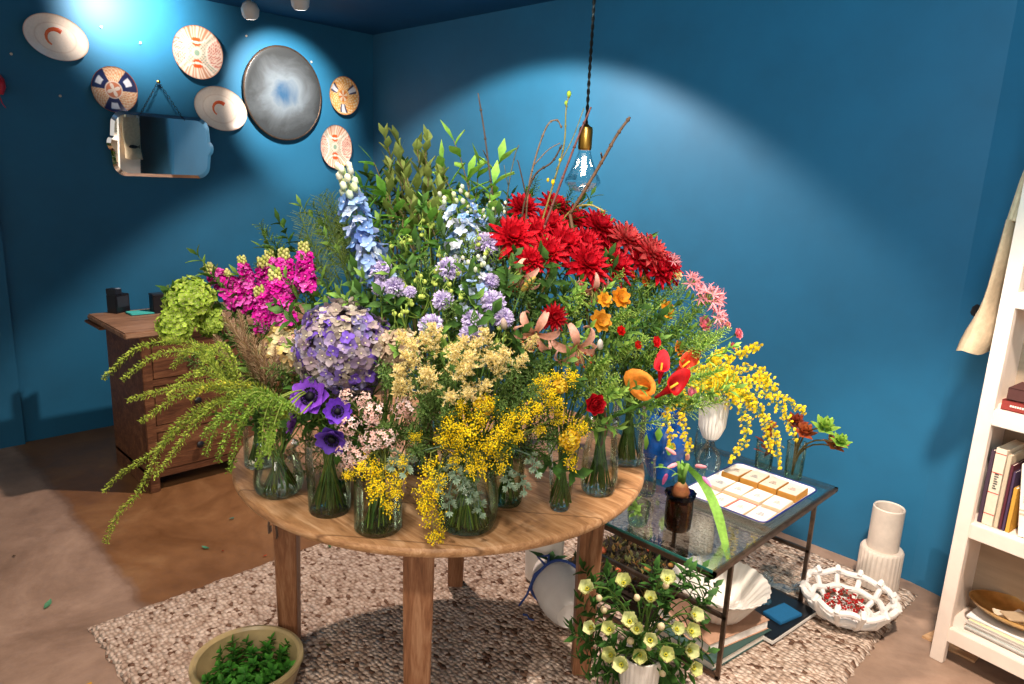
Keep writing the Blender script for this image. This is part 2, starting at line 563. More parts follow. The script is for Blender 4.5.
# ------------------------------------------------------------------ round table
tb = thing('round_table', 'round pine table carrying the mound of cut flowers', 'table', (TC.x, TC.y, 0))
b = MB()
b.lathe([(0, .722), (.585, .722), (.595, .726), (.6, .734), (.6, .742), (.596, .748), (.588, .75), (0, .75)], 96)
part(b, 'tabletop', M['topw'], tb)
b = MB()
for k in range(4):
    a0 = radians(43 + 90 * k); a1 = a0 + pi / 2
    p = V((.42 * cos(a0), .42 * sin(a0), 0)); q = V((.42 * cos(a1), .42 * sin(a1), 0))
    d = (q - p).normalized(); ang = math.atan2(d.y, d.x)
    b.box((0.02, -.011, .65), ((q - p).length - .02, .011, .722), T(p) @ RZ(ang), bev=.002)
part(b, 'apron', M['legw'], tb)
for k in range(4):
    a = radians(43 + 90 * k)
    r_ = .49 if k == 2 else .46
    b = MB()
    rows = []
    for z, w in ((.722, .037), (.60, .037), (.3, .033), (RZ0 - .004, .029)):
        ring = []
        for sx, sy in ((-1, -1), (1, -1), (1, 1), (-1, 1)):
            for t in ((-.85, -1), (.85, -1)) if True else ():
                pass
        ch = .004
        cor = [(-w + ch, -w), (w - ch, -w), (w, -w + ch), (w, w - ch), (w - ch, w), (-w + ch, w), (-w, w - ch), (-w, -w + ch)]
        off = .035 * (.722 - z) / .72 * 0
        rows.append([T((r_ * cos(a) - off, r_ * sin(a), z)) @ RZ(a + radians(0)) @ RZ(radians(2 if k else -2)) @ RZ(radians(-43 + 48)) @ V((x, y, 0)) for x, y in cor])
    b.grid(rows, (1, 1, 1), True)
    n = len(b.v)
    b.f.append(tuple(range(n - 8, n)))
    b.f.append(tuple(range(8)))
    part(b, 'leg', M['legw'], tb, False)
hk = onz(270, 522, .70) - TC
b = MB()
b.tube([V((hk.x, hk.y, .722 - .0)) + V(p) for p in ((0, 0, 0), (.0, -.004, -.03), (.01, -.008, -.045), (.02, -.008, -.035), (.018, -.008, -.022))], .003, seg=6)
b.tube([V((hk.x + .02, hk.y + .01, .722)) + V(p) for p in ((0, 0, 0), (.0, -.004, -.03), (.008, -.006, -.05), (.003, -.006, -.058))], .003, seg=6)
part(b, 'hook', M['iron'], tb, label='small dark iron hook under the table edge')

# ------------------------------------------------------------------ vases
def vprof(kind, r, h):
    if kind == 'straight': return [(r * .9, 0), (r, .006), (r, h * .5), (r, h)]
    if kind == 'flare': return [(r * .55, 0), (r * .62, .006), (r * .72, h * .35), (r * .88, h * .75), (r, h)]
    if kind == 'taper': return [(r * .8, 0), (r * .86, .006), (r * .9, h * .4), (r * .96, h * .75), (r * .92, h)]
    if kind == 'wideneck': return [(r * .72, 0), (r * .9, .01), (r, h * .25), (r * .92, h * .55), (r * .72, h * .85), (r * .8, h)]
    if kind == 'bowl': return [(r * .5, 0), (r * .85, .01), (r, h * .3), (r * .95, h * .6), (r * .72, h * .85), (r * .76, h)]
    if kind == 'tumbler': return [(r * .8, 0), (r * .9, .008), (r * .97, h * .4), (r, h)]
def make_vase(kind, loc, r, h, label, cat='vase', mat='glass', water=.4, group=None, name='glass_vase'):
    t = thing(name, label, cat, loc, group)
    pr = vprof(kind, r, h)
    # smooth the profile a little
    pp = []
    for i in range(len(pr) - 1):
        for k in range(4):
            u = k / 4
            p = [pr[max(0, i - 1)], pr[i], pr[i + 1], pr[min(len(pr) - 1, i + 2)]]
            f = lambda a, b_, c_, d: .5 * (2 * b_ + (c_ - a) * u + (2 * a - 5 * b_ + 4 * c_ - d) * u * u + (3 * b_ - a - 3 * c_ + d) * u ** 3)
            pp.append((f(*[q[0] for q in p]), f(*[q[1] for q in p]) if i else p[1][1] + (p[2][1] - p[1][1]) * u))
    pp.append(pr[-1])
    th = .0025
    b = MB()
    b.lathe([(0, 0.001)] + pp, 40)
    b.lathe([(pp[0][0] * .9, .007), (0, .009)], 40)
    part(b, 'glass_body', M[mat], t)
    b = MB()
    rt = pp[-1][0]
    ringp = [V((rt * cos(2 * pi * k / 40), rt * sin(2 * pi * k / 40), h)) for k in range(41)]
    b.tube(ringp, .0024, seg=6, caps=False)
    part(b, 'rim', M[mat], t)
    if water:
        wz = h * water
        def rad(z):
            for (a, za), (c_, zc) in zip(pp, pp[1:]):
                if za <= z <= zc: return a + (c_ - a) * (z - za) / max(1e-6, zc - za)
            return pp[-1][0]
        b = MB()
        zs = [.011 + (wz - .011) * i / 8 for i in range(9)]
        b.lathe([(0, .0112)] + [(rad(z) - th - .0008, z) for z in zs] + [(0, wz)], 32)
        part(b, 'water', M['water'], t)
    return t
# (kind, centre, radius, height, label, material, water level)
VASES = [
 ('straight', (-1.772, .832), .041, .15, 'narrow straight glass vase at the far left rim of the table', 'glass', .5),
 ('wideneck', (-1.580, .79), .062, .13, 'squat round clear glass vase below the green arching sprays', 'glass', .6),
 ('taper', (-1.412, .835), .058, .20, 'tall tapered glass vase holding the purple anemones', 'glass', .4),
 ('straight', (-1.262, .872), .055, .165, 'straight clear glass vase under the pale pink phlox', 'glass', .32),
 ('bowl', (-1.130, 1.03), .072, .175, 'wide rounded green glass vase at the front of the table', 'greenglass', .7),
 ('tumbler', (-1.165, 1.195), .043, .15, 'brownish glass tumbler between the round green vase and the tapered vase', 'greenglass', .6),
 ('flare', (-1.055, 1.275), .040, .17, 'small tapered clear glass holding green stems and yellow mimosa', 'glass', .38),
 ('wideneck', (-1.055, 1.43), .050, .20, 'clear glass vase with a narrowed neck below the orange calla lily', 'glass', .42),
 ('straight', (-1.13, 1.66), .048, .21, 'tall straight glass vase at the right rim of the table', 'glass', .45),
 ('straight', (-1.46, 1.17), .06, .20, 'straight glass vase in the middle of the table among the stems', 'glass', .6),
 ('straight', (-1.68, 1.12), .06, .20, 'glass vase behind the squat round vase, under the hydrangea', 'glass', .6),
 ('straight', (-1.40, 1.45), .06, .20, 'glass vase near the table centre under the red dahlias', 'glass', .6),
 ('straight', (-1.72, 1.42), .06, .22, 'glass vase behind the table centre under the leafy branches', 'glass', .6),
]
for k, c, r, h, lb, mt_, w in VASES:
    make_vase(k, (c[0], c[1], .7505), r, h, lb, 'vase', mt_, w)

# ------------------------------------------------------------------ flowers
LM = {'the hanging lamp bulb': (583, 165), 'the big purple hydrangea': (345, 340), 'the green snowball viburnum': (187, 306),
      'the pink stock': (258, 272), 'the orange calla lily': (640, 379), 'the pale pink phlox': (367, 425),
      'the purple anemones': (312, 405), 'the tall blue delphinium': (366, 240), 'the drooping peach lily': (575, 338),
      'the small red ranunculus': (594, 404), 'the cream astilbe': (440, 365), 'the olive leafed branches': (405, 160),
      'the tray of cards': (752, 490), 'the round green vase': (465, 505), 'the big red dahlia': (512, 240),
      'the pink nerine': (707, 302), 'the white fluted vase': (712, 425)}
FL = []     # every flower thing, with its place in the picture, for labelling at the end
def where(px, py, skip=''):
    best = None
    for n, (x, y) in LM.items():
        if skip and skip in n: continue
        d = hypot(px - x, py - y)
        if best is None or d < best[0]: best = (d, n, px - x, py - y)
    d, n, dx, dy = best
    if d < 14: rel = 'beside'
    elif abs(dx) > abs(dy) * 2: rel = 'right of' if dx > 0 else 'left of'
    elif abs(dy) > abs(dx) * 2: rel = 'below' if dy > 0 else 'above'
    else: rel = ('lower ' if dy > 0 else 'upper ') + ('right of' if dx > 0 else 'left of')
    return rel + ' ' + n
GREEN = C('#5d7f3a'); DGREEN = C('#2f4f24'); LGREEN = C('#8fae4a')
def bez(a, b_, c_, n=8):
    return [a * (1 - t) ** 2 + b_ * 2 * t * (1 - t) + c_ * t * t for t in [i / n for i in range(n + 1)]]
def nearest_vase(p):
    q = min(VASES, key=lambda v: hypot(v[1][0] - p.x, v[1][1] - p.y) - (.05 if v[2] > .055 else 0))
    return q
def vase_foot(p):
    q = nearest_vase(p)
    a = random.uniform(0, 2 * pi); r = q[2] * .35
    top = V((q[1][0] + r * cos(a), q[1][1] + r * sin(a), .75 + q[3]))
    a2 = a + pi + random.uniform(-1.2, 1.2); r2 = q[2] * random.uniform(.25, .74)
    foot = V((q[1][0] + r2 * cos(a2), q[1][1] + r2 * sin(a2), .768))
    return top, foot
def stem_path(p, d=None):
    top, foot = vase_foot(p)
    d = V(d) if d else V((0, 0, 1))
    ctrl = (p + top) / 2 - d.normalized() * .05
    ctrl.z = min(ctrl.z, p.z)
    if p.z < top.z + .05:
        ctrl = V((top.x, top.y, top.z + .07)); 
    return bez(p, ctrl, top, 7) + [top.lerp(foot, .5), foot]
CACHE = {}
def proto(key, fn, *a, n=3):
    if key not in CACHE: CACHE[key] = [fn(*a) for _ in range(n)]
    return random.choice(CACHE[key])
def outward(p, up=.35, camw=.0):
    d = p - DC
    d = V((d.x, d.y, d.z * 1.2)).normalized() + V((0, 0, up)) + (CAM - p).normalized() * camw
    return d.normalized()
def flower(name, kind_desc, cat, px, py, parts, d, size=1., group=None, k=1., p=None, stem=True, sr=.0018, sc_=GREEN, skip='', label=None, back=False):
    """parts: [(part name, mesh)] built along +Z. The thing's Empty sits at the bloom's base."""
    p = p or dome(px, py, k)
    lb = label or (kind_desc + ' ' + where(px, py, skip))
    t = thing(name, lb, cat, p, group)
    FL.append((t, px, bool(label)))
    mw = frame(d, random.uniform(0, 6.28)) @ SC(size)
    if back:                                  # the tall side of the bloom stands away from the room
        z_ = V(d).normalized(); x_ = (p - CAM).normalized() + V((0, 0, .5)); x_ = (x_ - z_ * x_.dot(z_)).normalized(); y_ = z_.cross(x_)
        mw = Matrix((x_, y_, z_)).transposed().to_4x4() @ SC(size)
    for nm, me in parts:
        link(nm, me, t, mw.copy())
    if stem:
        b = MB()
        b.tube([q - p for q in stem_path(p, d)], sr, sr * 1.2, 4, jit(sc_), jit(sc_))
        part(b, 'stem', M['org'], t)
    return t

def mk_dahlia(c0, c1, n=64, r=.045, ctr=None, layers=5):
    b = MB()
    for L_ in range(layers):
        u = L_ / (layers - 1)
        cnt = int(n / layers)
        for k in range(cnt):
            a = 2 * pi * (k + .5 * (L_ % 2)) / cnt + random.uniform(-.1, .1)
            ln = r * (1 - .55 * u) * random.uniform(.9, 1.08)
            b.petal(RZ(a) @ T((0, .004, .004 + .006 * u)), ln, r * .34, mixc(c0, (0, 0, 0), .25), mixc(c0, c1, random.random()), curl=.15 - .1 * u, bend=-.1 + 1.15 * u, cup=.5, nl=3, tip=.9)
    b.ball((0, 0, .008), r * .22, ctr or c0, .7)
    g = MB()
    g.lathe([(.0, -.012), (.006, -.010), (.012, .0), (.010, .004), (0, .004)], 8, GREEN)
    return [('bloom', b.mesh('bloom', M['org'])), ('calyx', g.mesh('calyx', M['org']))]
def mk_lily(c0, c1, r=.05):
    b = MB()
    for k in range(6):
        b.petal(RZ(k * pi / 3) @ T((0, .005, 0)), r * 1.9, r * .42, mixc(c0, C('#8a6a30'), .3), c1, curl=-4.0, bend=1.5, cup=.4, nl=10, tip=.8)
    s = MB()
    for k in range(6):
        a = k * pi / 3 + .3
        e = V((cos(a) * .018, sin(a) * .018, r * 1.2))
        s.tube([V((0, 0, 0)), V((cos(a) * .004, sin(a) * .004, r * .6)), e], .0008, seg=3, c=C('#c8c070'))
        s.ball(e, .003, C('#8a3c18'), 1.6)
    return [('petals', b.mesh('petals', M['org'])), ('stamens', s.mesh('stamens', M['org']))]
def mk_scabiosa(r=.022):
    b = MB()
    for i in range(150):
        z = 1 - (i + .5) / 150 * 1.25
        rr = sqrt(max(0, 1 - z * z)); a = i * 2.39996
        n = V((rr * cos(a), rr * sin(a), z))
        c = mixc(C('#c2b2de'), C('#ece4f6'), random.random())
        p = n * r * .72; p.z *= .8
        b.petal(T(p) @ frame(n, random.uniform(0, 6)) @ RXm(.6), r * .42 * (1.25 if z < .1 else 1), r * .26, mixc(c, C('#8c78b6'), .35), c, curl=-.5, bend=.8, nl=2, tip=.2, cols=3)
    b.ball((0, 0, 0), r * .72, C('#8d7cae'), .8, 5, 8)
    g = MB(); g.lathe([(0, -r * .8), (r * .4, -r * .7), (r * .5, -r * .45), (0, -r * .45)], 8, GREEN)
    return [('bloom', b.mesh('bloom', M['org'])), ('calyx', g.mesh('calyx', M['org']))]
def floret(b, mat, r, c0, c1, n=5, bend=.35, ctr=None, wid=.9, ruff=0.):
    for k in range(n):
        b.petal(mat @ RZ(k * 2 * pi / n + random.uniform(-.1, .1)), r, r * wid, c0, c1, curl=random.uniform(-.9, .3), bend=bend + random.uniform(-.15, .25), cup=random.uniform(.0, .45), nl=3, tip=.12, ruff=ruff)
    if ctr: b.ball((0, 0, 0), r * .16, ctr, mat=mat @ T((0, 0, r * .1)), rings=3, seg=5)
def mk_spike(ln, r0, r1, n, cols, tipc, fr=.013, petn=5, wid=.9, tipfrac=.2):
    b = MB(); tb_ = MB(); st = MB()
    st.tube([V((0, 0, z * ln / 6)) for z in range(7)], .0028, .0012, 5, C('#7f9a50'))
    for i in range(n):
        t = (i + .5) / n; a = i * 2.39996
        z = ln * t; r = r0 * (1 - t) + r1 * t
        n_ = V((cos(a), sin(a), .35 + t * .9)).normalized()
        if t > 1 - tipfrac:
            tb_.ball(V((cos(a), sin(a), 0)) * r * .6 + V((0, 0, z)), fr * .42 * (1.3 - t * .5), jit(random.choice(tipc), .15), 1.25, 3, 5)
        else:
            c = random.choice(cols)
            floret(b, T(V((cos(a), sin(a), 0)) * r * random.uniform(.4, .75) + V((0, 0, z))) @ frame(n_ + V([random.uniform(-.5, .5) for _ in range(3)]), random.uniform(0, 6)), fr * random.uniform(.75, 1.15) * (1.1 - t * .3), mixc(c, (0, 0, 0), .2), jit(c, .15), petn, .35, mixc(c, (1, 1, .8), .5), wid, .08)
    return [('florets', b.mesh('florets', M['org'])), ('buds', tb_.mesh('buds', M['org'])), ('stalk', st.mesh('stalk', M['org']))]
def mk_mop(r, cols, n=120, fr=.012, squash=.85, petn=4, core=DGREEN):
    b = MB()
    for i in range(n):
        z = 1 - (i + .5) / n * 1.65
        rr = sqrt(max(0, 1 - z * z)); a = i * 2.39996; a0_ = a % 6.283
        nn = (V((rr * cos(a), rr * sin(a), z)) + V([random.uniform(-.45, .45) for _ in range(3)])).normalized()
        p = V((rr * cos(a), rr * sin(a), z * squash)) * r * random.uniform(.84, 1.04) * (1 + .05 * sin(3 * a0_ + 4 * z))
        c = jit(random.choice(cols), .12)
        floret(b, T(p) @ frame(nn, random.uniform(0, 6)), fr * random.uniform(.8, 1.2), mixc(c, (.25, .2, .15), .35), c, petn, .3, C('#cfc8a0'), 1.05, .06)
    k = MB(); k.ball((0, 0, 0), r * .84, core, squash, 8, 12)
    return [('florets', b.mesh('florets', M['org'])), ('core', k.mesh('core', M['org']))]
def mk_anemone(c0, c1, r=.03, cup=.55):
    b = MB()
    for ly in range(2):
        for k in range(6):
            b.petal(RZ(k * pi / 3 + ly * .5) @ T((0, .002, .001 + ly * .002)), r, r * .85, mixc(c0, (0, 0, 0), .3), c1, curl=.25, bend=.02 + .2 * ly + cup * .1, cup=.2, nl=4, tip=.35)
    s = MB()
    s.ball((0, 0, .008), r * .26, C('#0d0a16'), .8, 5, 8)
    for k in range(26):
        a = k * 2.4; rr = r * .3
        s.tube([(0, 0, .004), (cos(a) * rr * 1.4, sin(a) * rr * 1.4, .010)], .0005, seg=3, c=C('#151020'))
        s.ball((cos(a) * rr * 1.4, sin(a) * rr * 1.4, .010), .0016, C('#151020'))
    g = MB()
    for k in range(9):
        g.petal(RZ(k * .698) @ T((0, .002, -.012)), .028, .007, C('#3f6a2c'), C('#6d9a48'), curl=-.9, bend=.5, nl=3)
    return [('petals', b.mesh('petals', M['org'])), ('centre', s.mesh('centre', M['org'])), ('ruff', g.mesh('ruff', M['org']))]
def mk_cosmos(c0, c1, r=.026, n=8, double=1, ctr=None):
    b = MB()
    for ly in range(double + 1):
        for k in range(n):
            b.petal(RZ(k * 2 * pi / n + ly * .4) @ T((0, .002, ly * .002)), r * (1 - .25 * ly), r * .72, mixc(c0, (0, 0, 0), .1), c1, curl=.2, bend=.1 + .5 * ly, cup=.15, nl=3, tip=.1, ruff=.05)
    s = MB()
    for k in range(14):
        a = k * 2.4; rr = r * .2 * sqrt(k / 14)
        s.ball((cos(a) * rr, sin(a) * rr, .005), .0022, ctr or C('#c97a10'), 1.6)
    return [('petals', b.mesh('petals', M['org'])), ('centre', s.mesh('centre', M['org']))]
def mk_rose(c0, c1, r=.024):
    b = MB()
    for ly in range(6):
        u = ly / 5
        for k in range(7):
            b.petal(RZ(k * .9 + ly * .5) @ T((0, r * .12, 0)), r * (1.05 - .35 * u), r * (1.0 - .4 * u), mixc(c0, (0, 0, 0), .2 * u), mixc(c1, c0, u), curl=.3 + .9 * u, bend=.15 + .95 * u, cup=.35, nl=3, tip=.15, ruff=.03)
    g = MB(); g.lathe([(0, -.012), (.006, -.01), (.009, 0), (0, .001)], 8, GREEN)
    return [('petals', b.mesh('petals', M['org'])), ('calyx', g.mesh('calyx', M['org']))]
def mk_nerine(c0, c1, r=.04):
    b = MB(); s = MB()
    for f in range(9):
        a = f * 2.4; el = .35 + .12 * f
        d = V((cos(a) * sin(el * 1.0), sin(a) * sin(el), cos(el))).normalized()
        Mx = T(d * r * .5) @ frame(d, random.uniform(0, 6))
        s.tube([V((0, 0, 0)), d * r * .5], .0012, seg=4, c=LGREEN)
        for k in range(6):
            b.petal(Mx @ RZ(k * pi / 3), r * random.uniform(.75, .95), r * .14, mixc(c0, (1, .9, .9), .3), c1, curl=-1.3, bend=1.35, nl=4, tip=.9, ruff=.01)
    return [('petals', b.mesh('petals', M['org'])), ('pedicels', s.mesh('pedicels', M['org']))]
def mk_calla(c0, c1, ln=.075, r=.026):
    b = MB(); rows, cs = [], []
    for i in range(13):
        t = i / 12
        rr = r * (.18 + .35 * t + .75 * t ** 3)
        row = []; cc = []
        for k in range(17):
            a = -pi + 2 * pi * k / 16
            fl = (1 + cos(a)) / 2     # tall tip side at a=0
            z = ln * (t * (.62 + .48 * fl ** 3 * t))
            flare = rr * (1 + .35 * max(0, t - .7) / .3 * (fl ** 3))
            off = (.18 if k == 0 else 0) * rr
            roll = .10 * t * ln * (1 - fl)
            row.append(V((flare * cos(a), flare * sin(a) * (1 if abs(a) < 3.1 else 1), z - roll - (.012 * max(0, t - .85) / .15))) + V((off, 0, 0)))
            cc.append(jit(mixc(c0, c1, t), .04))
        rows.append(row); cs.append(cc)
    b.grid(rows, cs)
    tip = MB()
    s = MB(); s.tube([V((0, 0, ln * .1)), V((.001, 0, ln * .35)), V((.002, 0, ln * .62))], .0038, .0028, 8, C('#e0a42c'))
    return [('spathe', b.mesh('spathe', M['org'])), ('spadix', s.mesh('spadix', M['org']))]
def mk_cluster(cols, R, n, fr, petn=5, wid=.6, stemc=C('#8a7a50')):
    b = MB(); s = MB()
    for i in range(n):
        z = 1 - (i + .5) / n * 1.1
        rr = sqrt(1 - z * z); a = i * 2.4 + random.uniform(-.3, .3)
        d = V((rr * cos(a), rr * sin(a), z)); p = d * R * random.uniform(.6, 1)
        s.tube([V((0, 0, -R * .4)), p * .5, p], .0007, seg=3, c=stemc)
        c = random.choice(cols)
        floret(b, T(p) @ frame((d + V([random.uniform(-.4, .4) for _ in range(3)])), random.uniform(0, 6)), fr * random.uniform(.85, 1.15), mixc(c, C('#c58c70'), .25), c, petn, .2, C('#b0702c'), wid)
    return [('florets', b.mesh('florets', M['org'])), ('twigs', s.mesh('twigs', M['org']))]
def mk_mimosa(ln=.080, n=200, c=C('#ffe31c'), rad=.0018, w=.034):
    b = MB(); s = MB()
    k = 0
    s.tube([V((0, 0, i * ln / 5)) for i in range(6)], .0012, .0006, 4, C('#8c8a3c'))
    while k < n:
        t = random.random(); a = random.uniform(0, 6.28)
        ww = w * (1 - .6 * t) * sin(pi * min(1, .18 + t * .8)) ** .5
        root = V((0, 0, ln * t * .95))
        end = root + V((cos(a) * ww, sin(a) * ww, random.uniform(.0, .018)))
        s.tube([root, end], .0005, seg=3, c=C('#9aa040'), caps=False)
        for q in range(6):
            u = random.uniform(.35, 1.1)
            p = root.lerp(end, u) + V([random.uniform(-.008, .008) for _ in range(3)])
            b.ball(p, rad * random.uniform(.75, 1.2), jit(c, .2), 1, 3, 5); k += 1
    return [('blossom', b.mesh('blossom', M['org'])), ('twigs', s.mesh('twigs', M['org']))]
def mk_astilbe(ln=.08, cols=(C('#f2dc8c'), C('#e4c874'), C('#f4e8b4')), w=.04):
    b = MB(); s = MB()
    s.tube([V((0, 0, i * ln / 5)) for i in range(6)], .0015, .0006, 4, C('#9aa050'))
    for i in range(20):
        t = i / 20; a = i * 2.4
        root = V((0, 0, ln * t)); ww = w * (1 - t * .8) * random.uniform(.8, 1.2)
        d = V((cos(a), sin(a), random.uniform(.5, 1.0))).normalized()
        s.tube([root, root + d * ww], .0006, seg=3, c=C('#c8b060'), caps=False)
        for j in range(14):
            u = (j + .5) / 14; p = root + d * ww * u
            for _ in range(2):
                b.dart(p, V([random.uniform(-1, 1) for _ in range(3)]) + d * .7, V((0, 0, 1)), .0085 * (1.2 - u * .6), .0018, jit(random.choice(cols), .12))
    return [('plume', b.mesh('plume', M['org'])), ('stalk', s.mesh('stalk', M['org']))]
def mk_leafy(ln=.16, leafl=.04, leafw=.016, n=9, c0=GREEN, c1=LGREEN, spread=.8, curl=-.5, stemc=GREEN, sr=.0018, wob=.01, fold=-.25):
    b = MB(); s = MB()
    pts = [V((random.uniform(-wob, wob) * (i > 0), random.uniform(-wob, wob) * (i > 0), ln * i / 6)) for i in range(7)]
    s.tube(pts, sr, sr * .5, 5, stemc)
    for i in range(n):
        t = (i + .6) / n; a = i * 2.39996 + random.uniform(-.3, .3)
        f = t * 6; k = min(5, int(f)); p = pts[k].lerp(pts[k + 1], f - k)
        b.petal(T(p) @ RZ(a) , leafl * random.uniform(.75, 1.15) * (1.1 - .35 * t), leafw * random.uniform(.85, 1.1), c0, c1, curl=curl * random.uniform(.6, 1.4), bend=spread + .4 * t, cup=-fold, nl=6 if leafl > .05 else 4, tip=.9, base=.15, jt=.18)
    b.petal(T(pts[-1]), leafl * .8, leafw * .8, c0, c1, curl=-.2, bend=1.3, nl=4, tip=.9, base=.15)
    return [('foliage', b.mesh('foliage', M['org'])), ('twig', s.mesh('twig', M['org']))]
def mk_feather(ln=.15, n=70, w=.03, c0=GREEN, c1=LGREEN, thick=.0007, up=.8, sub=0):
    b = MB()
    b.tube([V((0, 0, ln * i / 5)) for i in range(6)], .0014, .0006, 4, c0)
    for i in range(n):
        t = (i + .5) / n; a = i * 2.4 + random.uniform(-.4, .4)
        ww = w * (1 - .6 * t) * random.uniform(.7, 1.2)
        root = V((0, 0, ln * t)); e = root + V((cos(a) * ww, sin(a) * ww, ww * up))
        mid = root.lerp(e, .5) + V((0, 0, ww * .08))
        b.tube([root, mid, e], thick, thick * .5, 3, jit(c0, .15), jit(c1, .2), False)
        for q in range(sub):
            u = (q + 1) / (sub + 1); p = root.lerp(e, u)
            b.dart(p, (e - root).normalized() + V([random.uniform(-1, 1) for _ in range(3)]), V((0, 0, 1)), ww * .28, .0035, jit(c1, .2))
    return [('foliage', b.mesh('foliage', M['org']))]
def mk_lobed(c0=C('#6f8a70'), c1=C('#a3b89a')):
    b = MB()
    for k in range(9):
        a = k * 2.4; z = .012 * k
        Mx = T((0, 0, z)) @ RZ(a) @ RXm(.45 + .05 * k)
        for q in range(-2, 3):
            b.petal(Mx @ T((0, .018, 0)) @ RZ(q * .55), .024 - .003 * abs(q), .0085, c0, c1, curl=-.4, bend=.1, nl=2, tip=.2, cols=3)
        b.petal(Mx, .022, .006, c0, c0, nl=2)
    b.tube([V((0, 0, -.01)), V((0, 0, .11))], .0016, seg=4, c=c0)
    return [('foliage', b.mesh('foliage', M['org']))]
def mk_foxtail(ln=.075):
    b = MB()
    for i in range(220):
        t = i / 220; a = i * 2.4
        r = .0075 * sin(pi * (.12 + .85 * t)) ** .6
        c = mixc(C('#8c6448'), C('#e6c8a4'), random.random())
        p = V((0, 0, ln * t))
        d = V((cos(a), sin(a), 1.1)).normalized()
        b.dart(p, d + V([random.uniform(-.3, .3) for _ in range(3)]), V((0, 0, 1)), r * 2.3, .0011, c)
    s = MB(); s.tube([(0, 0, 0), (0, 0, ln)], .0014, seg=4, c=C('#7a6540'))
    return [('bristles', b.mesh('bristles', M['org'])), ('stalk', s.mesh('stalk', M['org']))]

RED, RED2, CRIM = C('#c80a20'), C('#ea1c30'), C('#a0040f')
PEACH, PEACH2 = C('#dc8a72'), C('#f0b8a4')
# red dahlias
DAH = [(512,240,1.18),(522,210,.95),(553,208,.95),(547,228,1.05),(571,222,1.05),(563,246,1.1),(597,229,1.15),(547,254,.95),(585,266,1.2),
       (614,268,1.05),(624,241,1.1),(650,255,1.1),(657,272,1.15),(536,233,.8),(583,246,1.0),(606,250,1.0),(638,262,1.0),(530,262,.75),(668,268,.8)]
for i, (px, py, s) in enumerate(DAH):
    hot = px > 618 and py < 262
    key = 'dahc' if hot else 'dah'
    pr = proto(key, mk_dahlia, C('#d83038') if hot else RED, C('#f06a62') if hot else RED2)
    p = dome(px, py, 1.08)
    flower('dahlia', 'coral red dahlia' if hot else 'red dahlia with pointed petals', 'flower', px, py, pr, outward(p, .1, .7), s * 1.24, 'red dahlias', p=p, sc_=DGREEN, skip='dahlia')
pr = proto('dahs', mk_dahlia, CRIM, RED, 50, .032)
flower('dahlia', '', 'flower', 553, 318, pr, outward(dome(553, 318), 0, .8), 1.05, 'red dahlias', 1.08, label='small dark red dahlia above the drooping peach lilies')
pr = proto('ran', mk_rose, CRIM, RED, n=1)
flower('ranunculus', '', 'flower', 594, 404, pr, outward(dome(594, 404), 0, 1), 1.0, k=1.1, label='small round dark red ranunculus left of the orange calla lily')
# lilies
for px, py, s, d, lb in [(524, 276, .8, (.1, -.8, -.45), 'peach lily with swept back petals under the red dahlias'),
                     (536, 332, 1.0, (.45, -.75, -.25), 'peach lily with curled petals, left of its lower pair'),
                     (575, 346, 1.05, (.8, -.4, -.3), 'peach lily with curled petals, right of its lower pair'),
                     (592, 286, .8, (.5, -.3, -.9), 'peach lily hanging downward beneath the red dahlias')]:
    p = dome(px, py, 1.05)
    flower('lily', '', 'flower', px, py, proto('lily', mk_lily, PEACH, PEACH2, n=2), V(d), s * .95, 'peach lilies', p=p, label=lb)
def mk_bud(c0, c1, ln=.045, r=.007):
    b = MB(); b.lathe([(0, 0, c0), (r * .7, ln * .12, c0), (r, ln * .4, mixc(c0, c1, .5)), (r * .8, ln * .75, c1), (r * .3, ln * .97, c1), (0, ln, c1)], 8)
    return [('bud', b.mesh('bud', M['org']))]
for px, py, d, c, lb in [(521, 292, (.45, .25, .6), C('#c9a24a'), 'long golden lily bud in front of the upper peach lily'),
                         (600, 350, (.1, -.2, 1), C('#e9dcd0'), 'white flower bud right of the curled peach lilies'),
                         (505, 330, (-.1, -.2, 1), C('#c8b0a0'), 'pale lily bud left of the curled peach lilies')]:
    flower('lily_bud', '', 'flower', px, py, mk_bud(mixc(c, GREEN, .4), c, .05 if 'gold' in lb else .028, .008), V(d), 1, label=lb, k=1.08)
# orange cosmos and friends
for px, py, s, c, lb in [(620, 298, 1.1, '#f08a10', 'bright orange cosmos just below the red dahlias'), (604, 300, .8, '#f0a020', 'yellow orange cosmos left of the bright orange one'),
                         (600, 321, 1.1, '#c77a14', 'brownish orange cosmos above the white bud'), (666, 310, 1.1, '#f28c12', 'orange cosmos facing right, near the pink nerine'),
                         (678, 348, .85, '#ee6a20', 'small orange cosmos above the orange calla lily'), (645, 282, .7, '#ee5a18', 'small orange red cosmos below the right dahlias'),
                         (633, 276, .6, '#e8641c', 'tiny orange blossom between the dahlias and the orange cosmos')]:
    cc = C(c)
    p = dome(px, py, 1.09)
    flower('cosmos', '', 'flower', px, py, mk_cosmos(cc, mixc(cc, C('#ffc040'), .3)), outward(p, 0, .8), s * .95, 'orange cosmos', p=p, label=lb)
for px, py, s, c, lb in [(620, 331, .55, '#e01818', 'tiny red bud below the orange cosmos'), (655, 342, .7, '#d81c20', 'small red blossom between the orange cosmos and calla lilies'),
                         (637, 345, .5, '#e02a20', 'tiny red blossom left of the small red blossom')]:
    flower('red_blossom', '', 'flower', px, py, mk_rose(C(c), C(c, 1.2)), outward(dome(px, py), 0, .8), s * .9, label=lb, k=1.09)
